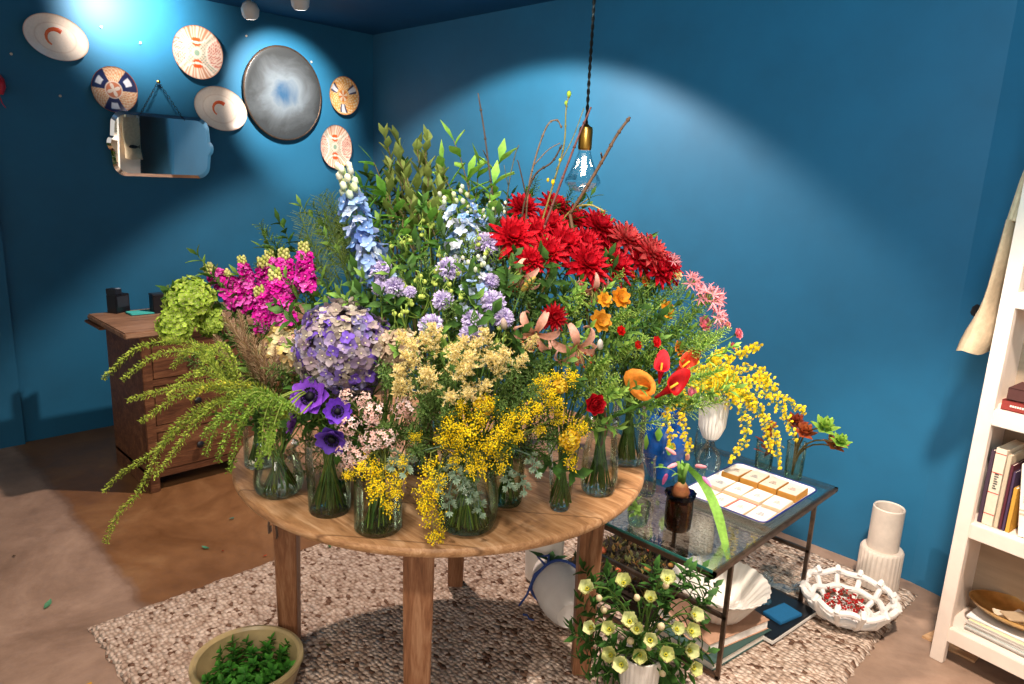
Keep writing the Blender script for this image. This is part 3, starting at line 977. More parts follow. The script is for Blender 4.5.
# nerines, lisianthus, ranunculus on the right
for px, py, s, lb in [(708, 300, 1.1, 'large pink red nerine with spidery petals at the right edge'), (690, 283, .8, 'pink red nerine above the largest nerine'),
                      (715, 318, .8, 'pink red nerine just under the largest nerine'), (672, 262, .6, 'pink nerine behind the right end of the dahlias'), (698, 296, .8, 'pink red nerine tucked left of the largest nerine')]:
    p = dome(px, py, 1.03)
    flower('nerine', '', 'flower', px, py, proto('ner', mk_nerine, C('#c03444'), C('#ec8488'), n=2), outward(p, .1, .3), s * 1.0, 'pink nerines', p=p, label=lb)
for px, py, s, c, c2, lb in [(703, 324, 1.0, '#c84a62', '#f09aa2', 'pink lisianthus at the right edge of the mound'), (675, 275, .85, '#f0d060', '#f6ecc8', 'creamy yellow ranunculus among the dahlias and nerines'),
                             (737, 334, .75, '#d0506a', '#f08c90', 'small pink blossom farthest right of the mound'), (727, 325, .5, '#c8606a', '#e8a090', 'tiny pink bud left of the farthest right pink blossom'),
                             (690, 393, .8, '#c04a68', '#ee9cac', 'pink carnation below the red calla lilies'), (732, 346, .5, '#c84e5a', '#f09080', 'tiny pink blossom under the farthest right pink blossom')]:
    p = dome(px, py, 1.0) if px < 720 else depth(px, py, 2.0)
    flower('lisianthus', '', 'flower', px, py, mk_rose(C(c), C(c2)), outward(p, .1, .9), s * .9, p=p, label=lb)
# callas
for px, py, s, d, c0, c1, lb in [(652, 389, 1.0, (-.15, -1, .3), '#e87020', '#fa9a38', 'orange calla lily opening to the left'),
                             (655, 398, 1.0, (.62, .42, .62), '#78040a', '#a8080e', 'red calla lily, lowest of the red ones'),
                             (659, 384, .8, (-.0, .1, 1.0), '#98081a', '#c01020', 'narrow red calla lily standing behind the orange one'),
                             (672, 376, .95, (.6, .2, .7), '#a81010', '#d8401c', 'orange red calla lily with its lip folded to the right')]:
    p = dome(px, py, 1.1)
    flower('calla_lily', '', 'flower', px, py, mk_calla(C(c0), C(c1), *((.07, .025) if 'orange calla' in lb else (.105, .018))), V(d), s * 1.05, 'calla lilies', p=p, label=lb, sr=.0035, sc_=C('#4f7a30'), back=True)
# scabiosa
for px, py, s in [(381,271,1.1),(395,287,1.0),(380,288,.75),(449,269,1.2),(443,300,.95),(431,326,1.1),(473,321,1.0),(468,334,.8),(488,300,.6),(486,244,1.25),
                  (493,302,1.15),(503,318,1.0),(478,338,.7),(491,281,.8),(410,292,.6)]:
    p = dome(px, py, 1.06)
    flower('scabiosa', 'lilac scabiosa pincushion', 'flower', px, py, proto('scab', mk_scabiosa), outward(p, .3, .4), s * 1.02, 'lilac scabiosas', p=p, sc_=LGREEN)
# stock
STOCK = [(240,304,203,262),(252,308,221,268),(250,292,240,253),(268,306,262,252),(288,296,283,247),(308,288,303,242),(266,330,258,285),(284,322,274,270),(276,290,268,246),(236,290,228,272)]
for i, (bx, by, tx, ty) in enumerate(STOCK):
    a, c = dome(bx, by, 1.0), dome(tx, ty, 1.0)
    c = a + (depth(tx, ty, 1.72) - depth(bx, by, 1.72)) * 1.0 + V((0, 0, 0))
    ln = (c - a).length
    pr = proto('stock', mk_spike, .13, .034, .018, 95, (C('#d4109c'), C('#ea38b8'), C('#b80c8c'), C('#f468cc')), (C('#b8bc60'), C('#d4d084')), .0150)
    flower('stock', 'magenta stock spike', 'flower', (bx + tx) // 2, (by + ty) // 2, pr, c - a, ln / .13, 'magenta stock spikes', p=a, skip='stock')
# viburnum
VB = (C('#a8c83c'), C('#bcd850'), C('#8fb030'))
for px, py, s, lb in [(190, 302, 1.0, 'lime green snowball viburnum, the highest and largest'), (178, 324, .8, 'lime green viburnum ball left and below the largest'), (211, 322, .6, 'lime green viburnum ball nearest the bronze foxtails')]:
    p = dome(px, py, 1.0)
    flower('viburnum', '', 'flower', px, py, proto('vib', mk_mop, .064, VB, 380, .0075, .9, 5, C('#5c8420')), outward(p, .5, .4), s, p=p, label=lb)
# hydrangeas
PUR = (C('#6c48c0'), C('#8a70c8'), C('#9a8cb8'), C('#b4a8b8'), C('#a496a0'), C('#ada090'), C('#8480ac'), C('#988490'), C('#beb2a8'), C('#7f6c8c'), C('#90847c'))
p = dome(342, 350, 1.0)
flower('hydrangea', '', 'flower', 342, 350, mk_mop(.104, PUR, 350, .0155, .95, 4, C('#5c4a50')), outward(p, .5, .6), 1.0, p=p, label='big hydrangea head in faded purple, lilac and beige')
p = dome(286, 352, 1.02)
flower('hydrangea', '', 'flower', 288, 352, mk_mop(.055, (C('#d6c070'), C('#c8a870'), C('#b58c90'), C('#d8cc98')), 110, .0135, .95, 4, C('#5c4a30')), outward(p, .3, .5), 1.0, p=p, label='smaller faded yellow and rose hydrangea left of the purple one')
p = dome(397, 350, .98)
flower('hydrangea', '', 'flower', 397, 350, mk_mop(.045, (C('#b8a088'), C('#a89078'), C('#c8b494')), 90, .0125, .95, 4, C('#5c4a30')), outward(p, .3, .5), 1.0, p=p, label='small beige hydrangea at the right edge of the purple one')
# foxtails
for bx, by, tx, ty in [(262,370,213,300),(258,375,228,315),(255,380,238,330),(262,382,250,322),(266,385,262,330),(246,392,222,345),(272,388,276,338),(250,362,236,298),(244,380,206,322)]:
    a = dome(bx, by, 1.1); c = a + (depth(tx, ty, 1.6) - depth(bx, by, 1.6))
    flower('foxtail_grass', 'bronze foxtail grass plume', 'grass', tx, ty, proto('fox', mk_foxtail), c - a, (c - a).length / .095, 'bronze foxtail grasses', p=a, sc_=C('#6a6a38'))
# delphiniums
BL = (C('#7fa6e0'), C('#98b8ea'), C('#6a88d0'), C('#b4c8f0'))
WB = (C('#cfe0f4'), C('#a8c4ee'), C('#dfe6f4'))
BT = (C('#d4dca8'), C('#c4d0b8'), C('#e4e6cc'))
for bx, by, tx, ty, w, lb in [(377,283,345,172,1,'tall blue delphinium spike left of the leafy branches'),(472,272,452,190,.9,'pale blue delphinium left of the big red dahlia'),
                              (492,258,497,200,.8,'white blue delphinium nearest the big red dahlia'),(462,262,478,205,.8,'blue white delphinium between the two other pale ones'),
                              (480,330,474,262,.7,'soft blue delphinium low among the lilac scabiosas'),(402,325,424,262,.0,'')]:
    if not w: continue
    a = dome(bx, by, 1.0 if tx < 400 else .9); c = a + (depth(tx, ty, 1.75) - depth(bx, by, 1.75))
    big = tx < 400
    pr = mk_spike(.2, .036 if big else .07, .016 if big else .05, 62 if big else 50, BL + WB[:2] if big else WB * 2 + BL[:2], BT, .0175, 5, .8, .26 if big else .18)
    flower('delphinium', '', 'flower', bx, by, pr, c - a, (c - a).length / .2, 'blue delphiniums', p=a, label=lb)
# anemones
for px, py, s, d, c0, c1, lb in [(312, 398, 1.45, (.45, -.75, .6), '#6a2cb0', '#8e4cd0', 'bright purple anemone with dark centre, highest of its group'),
                             (297, 421, 1.05, (-.4, -.8, .2), '#5c2c84', '#7d4aa0', 'plum anemone seen from the side over the tapered vase'),
                             (337, 412, 1.0, (.7, -.3, .4), '#4a1c98', '#6834b8', 'dark violet anemone left of the pale pink phlox'),
                             (333, 437, 1.2, (.6, -.7, -.35), '#4c2496', '#6c48b4', 'violet anemone facing down over the vase rim')]:
    p = dome(px, py, 1.12)
    flower('anemone', '', 'flower', px, py, mk_anemone(C(c0), C(c1)), V(d), s, 'purple anemones', p=p, label=lb, sc_=C('#4f7a34'), sr=.0026)
# pale pink phlox
PK = (C('#f0cfc6'), C('#f6e0da'), C('#e8bcb2'))
for px, py, s in [(348,425,.85),(372,414,.9),(386,438,.85),(360,455,.8),(404,408,.8),(347,396,.6),(372,440,.9),(345,448,.75),(350,462,.6),(365,400,.6)]:
    p = dome(px, py, 1.1)
    flower('phlox', 'pale pink starry phlox cluster', 'flower', px, py, proto('phlox', mk_cluster, PK, .032, 22, .0085), outward(p, .2, .4), s, 'pale pink phlox', p=p, skip='phlox', sc_=C('#7a8a50'))
# astilbe
for px, py, s in [(430,378,.9),(412,392,.8),(485,362,.8),(498,378,.8),(515,368,.7),(468,395,.8),(440,340,.8),(410,345,.8),(452,362,.9),(465,352,.8),(420,366,.9),(440,352,.9),(455,378,1),(405,378,.8),(432,392,.9),(470,366,.9),(490,348,.8),(505,362,.8),(478,390,.7),(415,350,.7),(448,398,.7),(525,350,.6),(400,395,.6),(462,345,.6)]:
    p = dome(px, py, 1.1)
    d = outward(p, .5, .2) + V((random.uniform(-.4, .4), random.uniform(-.4, .4), 0))
    flower('astilbe', 'fluffy cream astilbe plume', 'flower', px, py, proto('ast', mk_astilbe), d, s * 1.05, 'cream astilbes', p=p, skip='astilbe')
# mimosa
MI = [(478,418,.9,0),(460,438,.8,0),(490,442,.9,0),(472,458,.7,-1),(444,440,.7,0),(508,420,.8,0),(540,385,.7,0),(552,405,.8,0),(438,478,.7,-1),(424,500,.6,-1),(376,478,.8,-1),(398,478,.7,-1),(552,378,.6,0),(485,405,.9,0),(470,432,1,0),(452,425,.9,0),(498,432,.9,0),(500,450,.8,-1),(482,450,.9,-1),(430,462,.8,-1),(428,488,.9,-1),(434,515,.9,-1),(384,470,.9,-1),(392,492,.8,-1),
      (368,466,.8,0),(350,474,.5,0),(545,395,.8,0),(532,410,.8,0),(566,380,.8,0),(575,428,.8,0),(568,448,.8,-1),(558,418,.6,0),(520,418,.8,0),(515,436,.7,0),(455,450,.7,-1),(402,462,.5,0),
      (441,536,.5,-1),(415,436,.5,0),(462,408,.6,0),(540,430,.5,0)]
for px, py, s, hang in MI:
    p = dome(px, py, 1.13 if py > 455 else 1.07)
    d = outward(p, .3, .3) if not hang else (outward(p, 0, .1) + V((0, 0, -1.6)))
    flower('mimosa', 'bright yellow mimosa spray', 'flower', px, py, proto('mim', mk_mimosa, n=4), d, s * 1.05, 'yellow mimosa sprays', p=p - d.normalized() * .02, sc_=C('#7a8a40'))
# round yellow heads
for px, py, s in [(484,406,1),(570,440,1.1),(560,386,.8)]:
    p = dome(px, py, 1.1)
    flower('button_flower', 'tight round yellow flower head', 'flower', px, py, proto('btn', mk_mop, .026, (C('#f0c000'), C('#f8d428')), 60, .006, .8, 5, C('#b08c10'), n=1), outward(p, .2, .8), s * .8, 'yellow flower heads', p=p)

# long unique sprays laid along a path
def crom(P, n=10):
    out = []
    P = [V(p) for p in P]
    Q = [P[0] * 2 - P[1]] + P + [P[-1] * 2 - P[-2]]
    for i in range(1, len(Q) - 2):
        for k in range(n):
            t = k / n; a, b_, c_, d = Q[i - 1:i + 3]
            out.append(.5 * (2 * b_ + (c_ - a) * t + (2 * a - 5 * b_ + 4 * c_ - d) * t * t + (3 * b_ - a - 3 * c_ + d) * t ** 3))
    out.append(P[-1])
    return out
def path3(pts, s0, s1, k=None):
    n = len(pts)
    return [depth(x, y, s0 + (s1 - s0) * i / (n - 1)) for i, (x, y) in enumerate(pts)]
def plume(label, pix, s0, s1, c0, c1, ll=.012, w=.0045, dens=.0016, r=.008, px=None):
    pts = crom(path3(pix, s0, s1), 12)
    base = pts[0]
    t = thing('goldenrod_spray', label, 'foliage', base, 'lime green arching sprays')
    st = MB(); st.tube([p - base for p in pts], .0022, .0009, 4, C('#7c8c3c'))
    part(st, 'stalk', M['org'], t)
    b = MB()
    Ls = [0]
    for i in range(1, len(pts)): Ls.append(Ls[-1] + (pts[i] - pts[i - 1]).length)
    n = int(Ls[-1] / dens * 2.2); j = 0
    for i in range(n):
        u = (i + .5) / n; x = u * Ls[-1]
        while j < len(pts) - 2 and Ls[j + 1] < x: j += 1
        f = (x - Ls[j]) / max(1e-6, Ls[j + 1] - Ls[j])
        p = pts[j].lerp(pts[j + 1], f); d = (pts[j + 1] - pts[j]).normalized()
        sd = frame(d, i * 2.4) @ V((1, 0, 0)); sd = V(sd)
        rr = r * (1 - .55 * u) * (.6 + .4 * min(1, u * 6))
        c = jit(mixc(c0, c1, random.random() * .7 + .3 * u), .15)
        sd = (sd + V([random.uniform(-.5, .5) for _ in range(3)])).normalized(); q = p + sd * rr * random.uniform(0, 1.0)
        b.dart(q - base, d * random.uniform(.2, .9) + sd * .9 + V((0, 0, .2)), sd, ll * (1 - .4 * u) * random.uniform(.7, 1.2), w, c)
    part(b, 'foliage', M['org'], t)
    b = MB()
    top, foot = vase_foot(base)
    b.tube([q - base for q in bez(base, V((top.x, top.y, max(top.z, base.z) + .02)), top, 6) + [foot]], .0022, .0025, 4, C('#7c8c3c'))
    part(b, 'stem', M['org'], t)
    return t
G0, G1 = C('#7d9a2c'), C('#c6d456')
D0, D1 = C('#4f7a22'), C('#96b43c')
for lb, pix, s0, s1, dk in [
 ('lowest lime green spray, drooping to a long tip left of the table', [(250,392),(222,400),(190,415),(165,440),(140,490),(118,515),(105,543)], 1.55, 1.35, 0),
 ('lime green spray arching above the lowest one, tip over the cabinet foot', [(245,398),(215,405),(185,425),(150,455),(120,475),(103,492)], 1.6, 1.5, 0),
 ('lime green spray hanging straight down before the cabinet drawer', [(240,400),(215,405),(190,430),(172,455),(154,478)], 1.5, 1.38, 0),
 ('lime green spray reaching furthest left, at cabinet top height', [(222,372),(195,345),(165,342),(135,350),(103,379)], 1.6, 1.5, 0),
 ('lime green spray just under the furthest left one', [(228,380),(200,355),(170,352),(145,362),(122,380)], 1.55, 1.42, 0),
 ('short lime green spray pointing level to the left', [(235,392),(205,385),(175,388),(150,394),(127,401)], 1.55, 1.42, 0),
 ('lime green spray dropping from the level one', [(225,390),(200,388),(180,395),(158,410),(140,423)], 1.5, 1.38, 0),
 ('yellow tipped green spray arching over the left glass vases', [(290,420),(275,400),(255,388),(232,384),(205,388),(190,400)], 1.45, 1.42, 1),
 ('dark green spray drooping left of the narrow glass vase', [(272,400),(255,392),(235,405),(215,430),(205,456)], 1.4, 1.32, 2),
 ('dark green spray hanging over the table rim', [(278,402),(262,396),(246,415),(236,445),(229,473)], 1.38, 1.27, 2),
 ('dark green spray hanging before the narrow glass vase', [(285,405),(272,400),(264,420),(262,445),(259,468)], 1.36, 1.22, 2),
 ('dark green spray pointing left below the yellow tipped one', [(270,405),(250,398),(230,408),(212,425),(202,437)], 1.42, 1.36, 2),
 ('lime green spray bunched under the viburnum', [(232,390),(228,365),(210,348),(190,350),(172,368)], 1.58, 1.5, 0),
 ('lime green spray curling down beside the viburnum', [(238,385),(232,360),(222,345),(210,352),(198,378)], 1.52, 1.42, 0),
 ('lime green spray running in front of the cabinet side', [(240,395),(222,380),(205,372),(185,378),(168,396)], 1.5, 1.4, 0),
 ('dark green spray dropping toward the squat vase', [(290,408),(282,404),(274,425),(270,440),(268,455)], 1.34, 1.2, 2),
 ('dark green spray hanging between the drawer and table rim', [(276,400),(256,392),(240,408),(226,436),(217,462)], 1.38, 1.28, 2),
 ('dark green spray spreading over the left vase mouths', [(300,415),(285,405),(265,402),(250,412),(240,425)], 1.36, 1.3, 2)]:
    plume(lb, pix, s0, s1, *( (D0, D1) if dk == 2 else ((D0, C('#d8d040')) if dk == 1 else (G0, G1))), ll=.0115 if dk < 2 else .011, r=.0095)

# bare and budding branches
def branch(label, pix, s0, s1, r0, r1, c, twigs=(), buds=None, name='bare_branch', leaves=None):
    pts = crom(path3(pix, s0, s1), 6)
    base = pts[0]
    t = thing(name, label, 'branch', base, None)
    b = MB(); b.tube([p - base for p in pts], r0, r1, 6, c)
    for i in range(3, len(pts) - 1, 4):
        b.ball(pts[i] - base, r0 * 1.35, mixc(c, (0, 0, 0), .2))
    top, foot = vase_foot(base)
    b.tube([q - base for q in bez(base, (base + top) / 2, top, 6) + [foot]], r0, r0, 6, c)
    for tw in twigs:
        tp = crom(path3(tw, s0, (s0 + s1) / 2), 5)
        b.tube([p - base for p in tp], r0 * .6, r1 * .7, 5, c)
    part(b, 'branch', M['org'], t)
    if buds:
        for x, y, rr, cc in buds:
            b = MB(); b.ball(depth(x, y, (s0 + s1) / 2) - base, rr * .75, C(cc), 1.4, 4, 6); part(b, 'bud', M['org'], t)
    return t
BR, BR2 = C('#7c5a42'), C('#96765a')
branch('thick bare brown branch leaning right in front of the lamp bulb', [(570,214),(585,190),(604,158),(617,135),(630,117)], 1.8, 1.75, .0042, .0032, BR, [[(602,158),(601,153)]])
branch('straight brown branch crossing the lamp socket from below left', [(545,225),(560,185),(577,140),(591,107)], 1.78, 1.78, .0034, .0022, C('#84524a'))
branch('slender dark twig standing left above the leafy branches', [(500,240),(492,190),(484,130),(478,93)], 1.85, 1.8, .003, .0016, C('#6c5a50'), [[(488,160),(483,150)]])
branch('curved bare twig left of the lamp, hooking to the left', [(525,235),(530,180),(545,130),(556,120),(562,128)], 1.85, 1.85, .0026, .0016, BR2, [[(534,165),(548,150),(560,143)]])
branch('thin twig with yellow buds reaching up near the lamp cord', [(540,228),(553,185),(564,145),(566,110),(569,95)], 1.82, 1.82, .0026, .0014, C('#9a8a4a'), [[(556,170),(572,140),(584,108)]], [(569,94,.008,'#b8d040'),(566,103,.006,'#a8c040'),(560,160,.005,'#d8c030'),(553,182,.007,'#f0d020'),(548,180,.005,'#f0d020')], 'budding_branch')
branch('knotty brown branch bending left below the lamp', [(520,238),(524,205),(535,175),(552,162),(562,145)], 1.8, 1.8, .003, .002, C('#5c4636'), [[(526,195),(519,165),(517,160)]])
branch('fine pale twig between the slender twig and the lamp branches', [(505,235),(508,190),(515,155),(519,145)], 1.83, 1.83, .0018, .0012, C('#6c6a58'), [[(508,185),(504,165)]])
branch('straw coloured twig lying to the right under the lamp bulb', [(558,245),(562,222),(575,208),(590,205),(604,211)], 1.9, 1.75, .0025, .0018, C('#c8b468'), [[(575,208),(588,199)]])
# leafy branches
def leafbranch(label, bx, by, tx, ty, c0, c1, ll, lw, n, spread=.7, group='leafy branches', ds=.0, stemc=C('#7a6a48')):
    a = dome(bx, by, .92); c = a + (depth(tx, ty, 1.85) - depth(bx, by, 1.85)) + V((0, 0, 0))
    ln = (c - a).length
    pr = mk_leafy(ln, ll, lw, n, c0, c1, spread, -.4, stemc, .0022, .006)
    return flower('leafy_branch', '', 'foliage', tx, ty, pr, c - a, 1, group, p=a, label=label, sr=.0024, sc_=stemc)
OL0, OL1 = C('#5a6c2c'), C('#96a656')
LI0, LI1 = C('#5c9a2c'), C('#a8d45c')
for i, (bx, by, tx, ty) in enumerate([(402,225,384,128),(405,230,400,150),(412,232,398,138),(420,235,418,148),(425,235,428,140),(430,230,424,160),(395,240,388,165),(438,238,440,175),(415,250,410,180),(425,250,436,190)]):
    lb = 'upright branch of folded olive green leaves ' + ['at the far left of the clump, the tallest', 'second from the clump left', 'with the tip beside the tallest', 'in the clump middle', 'with the highest tip right of the middle', 'just under the highest right tip', 'low at the clump left', 'furthest right of the clump', 'in front of the clump middle', 'in front of the clump right'][i]
    leafbranch(lb, bx, by, tx, ty, OL0, OL1, .058, .026, 11, 1.0)
for i, (bx, by, tx, ty) in enumerate([(480,240,455,140),(475,235,478,165),(490,240,500,160),(468,240,440,165),(485,250,492,185),(462,235,470,175)]):
    lb = 'bright green leafy sprig ' + ['with pale narrow tip, highest of its clump', 'beneath the highest pale tip', 'nearest the slender twigs', 'nearest the olive branches', 'just above the white blue delphiniums', 'in the middle of its clump'][i]
    leafbranch(lb, bx, by, tx, ty, LI0, LI1, .078, .029, 8, .5, 'bright leafy sprigs')
for i, (bx, by, tx, ty) in enumerate([(400,235,372,160),(395,225,360,185),(405,240,385,195),(415,260,400,210),(385,250,365,215),(440,255,428,215)]):
    lb = 'pointed green leaf stem ' + ['left of the olive branches', 'touching the tip of the tall delphinium', 'between the delphinium and the olive branches', 'low before the olive branches', 'right behind the tall delphinium', 'low right of the olive branches'][i]
    leafbranch(lb, bx, by, tx, ty, C('#3f7a24'), C('#7fb848'), .075, .03, 6, .35, 'pointed leaf stems')
# needle fern upper left of the mound
for i, (bx, by, tx, ty) in enumerate([(345,265,302,213),(345,262,318,195),(348,258,330,190),(345,270,300,235),(342,280,306,258),(355,262,342,200),(338,285,318,262),(350,250,325,215),(352,280,335,240),(360,240,350,195),(330,290,300,215)]):
    a = dome(bx, by, .9); c = a + (depth(tx, ty, 1.8) - depth(bx, by, 1.8))
    flower('asparagus_fern', 'fine needled green asparagus fern', 'foliage', tx, ty, proto('asp', mk_feather, .16, 90, .045, C('#56702e'), C('#93a656'), .0006), c - a, (c - a).length / .16, 'asparagus ferns', p=a)
# curly green tendrils with buds, centre
def mk_curly():
    b = MB()
    for q in range(4):
        a = random.uniform(0, 6.28); ln = random.uniform(.07, .13)
        pts = [V((0, 0, 0))]
        for i in range(1, 12):
            t = i / 11; w = .02 * sin(t * pi * random.uniform(1.2, 1.7))
            pts.append(V((cos(a) * (t * .03 + w), sin(a) * (t * .03 + w * .6), ln * (t if t < .8 else 1.6 - t))))
        b.tube(pts, .0017, .0013, 4, C('#7ba03c'), C('#b0cc64'))
        b.ball(pts[-1], .0062, C('#b8c860'), .8, 4, 7)
    return [('stems_and_buds', b.mesh('stems', M['org']))]
for px, py in [(418,258),(430,245),(440,285),(460,290),(412,300),(420,318),(455,310),(468,258),(400,262),(445,240),(505,260),(480,268),(430,300),(405,330),(495,350),(640,300),(650,320),(515,290)]:
    p = dome(px, py, .95)
    flower('budding_flower', 'curling green budded stems', 'foliage', px, py, proto('curl', mk_curly, n=4), outward(p, .7, .2), 1, 'curling budded stems', p=p, k=.95, sc_=LGREEN)
# oncidium orchid (yellow) and feathery greens on the right
for px, py, sz in [(630,300,1),(645,312,1),(655,328,1),(640,330,1),(662,335,1),(628,345,1),(680,325,1),(688,338,1),(645,350,.8),(610,340,.8),(672,300,.8),(690,310,.8),(625,318,.9),(605,365,.8),(560,365,.8),(700,345,.9)]:
    p = dome(px, py, .88)
    flower('green_sprig', 'fine light green sprig', 'foliage', px, py, proto('fine', mk_feather, .1, 46, .03, C('#5f8a30'), C('#b0cc60'), .0008, .8, 3), outward(p, .5, .3), sz, 'fine light green sprigs', p=p)
for px, py in [(463,470),(470,480),(455,462),(478,495),(440,470),(530,455),(505,470),(520,475),(398,452),(410,455),(450,490)]:
    p = dome(px, py, 1.06)
    flower('dusty_miller', 'grey green lobed leaf sprig', 'foliage', px, py, proto('lobe', mk_lobed), outward(p, 0, .5) + V((0, 0, -.3)), .55, 'grey green lobed sprigs', p=p, sc_=C('#6f8a70'))
# dense green filling
FILL = []
rnd = random.Random(11)
for j in range(22):
    for i in range(34):
        px = 175 + i * 17 + rnd.uniform(-8, 8); py = 215 + j * 13 + rnd.uniform(-6, 6)
        cx, cy = 440, 400
        u, v = (px - cx) / 255, (py - cy) / (195 if py < cy else 75)
        if px < 235 and py > 350: continue
        if px > 560 and py > 430: continue
        if px < 330 and py > 430: continue
        if py > 470: continue
        if px < 290 and py < 290: continue
        if py < 255 and not 325 < px < 620: continue
        if px > 560 and (px - 560) / 160 > (py - 170) / 180: continue
        if u * u + v * v < .92: FILL.append((px, py))
rnd.shuffle(FILL)
for px, py in FILL[:260]:
    q = rnd.random()
    p = dome(px, py, rnd.uniform(.70, .88))
    if 380 < px < 540 and py > 380: key = 'fern'
    elif px > 560: key = 'fine' if q < .35 else 'leafm'
    else: key = 'leafd' if q < .45 else ('leafm' if q < .75 else 'fern')
    mk = {'leafd': (mk_leafy, .12, .045, .019, 10, C('#27451c'), C('#4f7a30'), .5), 'leafm': (mk_leafy, .12, .038, .012, 12, C('#406a24'), C('#86a848'), .6),
          'fern': (mk_feather, .13, 60, .032, C('#33541f'), C('#6a8a40'), .0008, .7, 3), 'fine': (mk_feather, .1, 46, .03, C('#5f8a30'), C('#b0cc60'), .0008, .8, 3)}[key]
    nm, lb = {'leafd': ('dark_leaf_stem', 'dark green leaf stem between the blooms'), 'leafm': ('leaf_stem', 'mid green narrow leaf stem between the blooms'),
              'fern': ('fern_sprig', 'dark feathery fern sprig between the blooms'), 'fine': ('green_sprig', 'fine light green sprig')}[key]
    flower(nm, lb, 'foliage', px, py, proto(key, *mk), outward(p, .5, .25), 1.2, {'leafd': 'dark green leaf stems', 'leafm': 'mid green leaf stems', 'fern': 'dark fern sprigs', 'fine': 'fine light green sprigs'}[key], p=p)
# bright leafy tangle under the orange cosmos, right half of the mound
for i in range(44):
    px, py = rnd.uniform(560, 705), rnd.uniform(285, 410)
    if (px - 560) / 160 > (py - 190) / 180: continue
    p = dome(px, py, rnd.uniform(.88, .97))
    if i % 2: flower('leaf_stem', 'lime green leafy stem among the right hand blooms', 'foliage', px, py, proto('leafl', mk_leafy, .09, .034, .012, 14, C('#4f8428'), C('#b4d860'), .6), outward(p, .5, .3), 1, 'lime green leafy stems', p=p, label='lime green leafy stem among the blooms at the right of the mound')
    else: flower('green_sprig', 'fine light green sprig', 'foliage', px, py, proto('finel', mk_feather, .09, 60, .03, C('#5f9a30'), C('#c0dc68'), .001, .8, 4), outward(p, .5, .3), 1, 'fine light green sprigs', p=p)
# back side of the mound
for i in range(46):
    a = radians(random.uniform(10, 175)); el = radians(random.uniform(5, 75))
    d = V((cos(a) * cos(el), sin(a) * cos(el), sin(el)))
    p = DC + V((d.x * .5, d.y * .5, d.z * .38))
    x, y = proj(p)
    flower('dark_leaf_stem', 'dark green leaf stem between the blooms', 'foliage', x, y, random.choice(CACHE['leafd']), outward(p, .5, 0), 1.2, 'dark green leaf stems', p=p)
# ---SECTION2---
# ------------------------------------------------------------------ glass side table
GT = thing('glass_side_table', 'low side table of brown metal bars with a clear glass top', 'side table', (-1.15, 2.25, 0))
GX0, GX1, GY0, GY1, GZ = -1.46, -.88, 1.79, 2.72, .452
def bars(segs, r=.007, o=(-1.15, 2.25, 0)):
    b = MB()
    for p, q in segs:
        p, q = V(p) - V(o), V(q) - V(o)
        d = (q - p).normalized(); L_ = (q - p).length
        ax = frame(d)
        if abs(d.z) < .5:
            ang = math.atan2(d.y, d.x)
            b.box((-r, -r, -r), (L_ + r, r, r), T(p) @ RZ(ang), bev=.0015)
        else:
            b.box((-r, -r, 0), (r, r, L_), T(p) @ ax, bev=.0015)
    return b
z = GZ - .012
part(bars([((GX0, GY0, z), (GX1, GY0, z)), ((GX1, GY0, z), (GX1, GY1, z)), ((GX1, GY1, z), (GX0, GY1, z)), ((GX0, GY1, z), (GX0, GY0, z))], .009), 'top_frame', M['iron'], GT, False)
for x in (GX0 + .01, GX1 - .005):
    for y in (1.915, 2.545):
        part(bars([((x, y, RZ0), (x, y, z))]), 'leg', M['iron'], GT, False)
for y in (1.915, 2.545): part(bars([((GX0, y, .24), (GX1 - .005, y, .24))]), 'middle_bar', M['iron'], GT, False)
for y in (1.915, 2.545): part(bars([((GX0, y, RZ0 + .008), (GX1 - .005, y, RZ0 + .008))]), 'floor_bar', M['iron'], GT, False)
b = MB(); b.box((GX0 + 1.15 - .004, GY0 - 2.25 - .004, GZ - .002), (GX1 + 1.15 + .0, GY1 - 2.25, GZ + .004), bev=.001)
part(b, 'glass_top', M['tableglass'], GT, False)
b = MB(); b.box((GX0 + 1.15 - .006, GY0 - 2.25 - .007, GZ - .003), (GX1 + 1.15 + .001, GY0 - 2.25 - .004, GZ + .005), bev=0)
part(b, 'glass_edge', M['edgeglass'], GT, False)
ZT = GZ + .0045
# enamel tray
tr0, trx, trv = V((-1.06, 2.37, ZT)), .30, .42
tray = thing('enamel_tray', 'white enamel tray with dark blue rim on the glass table', 'tray', tr0, rot=(0, 0, radians(-1)))
def rrect(w, h, r, n=5):
    out = []
    for cx, cy, a0 in ((w - r, h - r, 0), (-w + r, h - r, 90), (-w + r, -h + r, 180), (w - r, -h + r, 270)):
        for k in range(n + 1):
            a = radians(a0 + 90 * k / n); out.append((cx + r * cos(a), cy + r * sin(a)))
    return out
W_, Hh = .165, .215
b = MB()
rows = []; cs = []
for s, zz in ((.86, .001), (.88, .003), (.97, .018), (1.0, .021), (1.0, .019), (.96, .015), (.86, .0)):
    q = rrect(W_ * s, Hh * s, .03 * s); rows.append([V((x, y, zz)) for x, y in q])
b.grid(rows, C('#e6e4e0'), True)
n = 24
b.f.append(tuple(range(n)))
part(b, 'tray_body', M['print'], tray)
b = MB(); q = rrect(W_, Hh, .03); b.tube([V((x, y, .0205)) for x, y in q + q[:1]], .0028, seg=6, c=C('#1c2f78'))
part(b, 'rim', M['print'], tray)
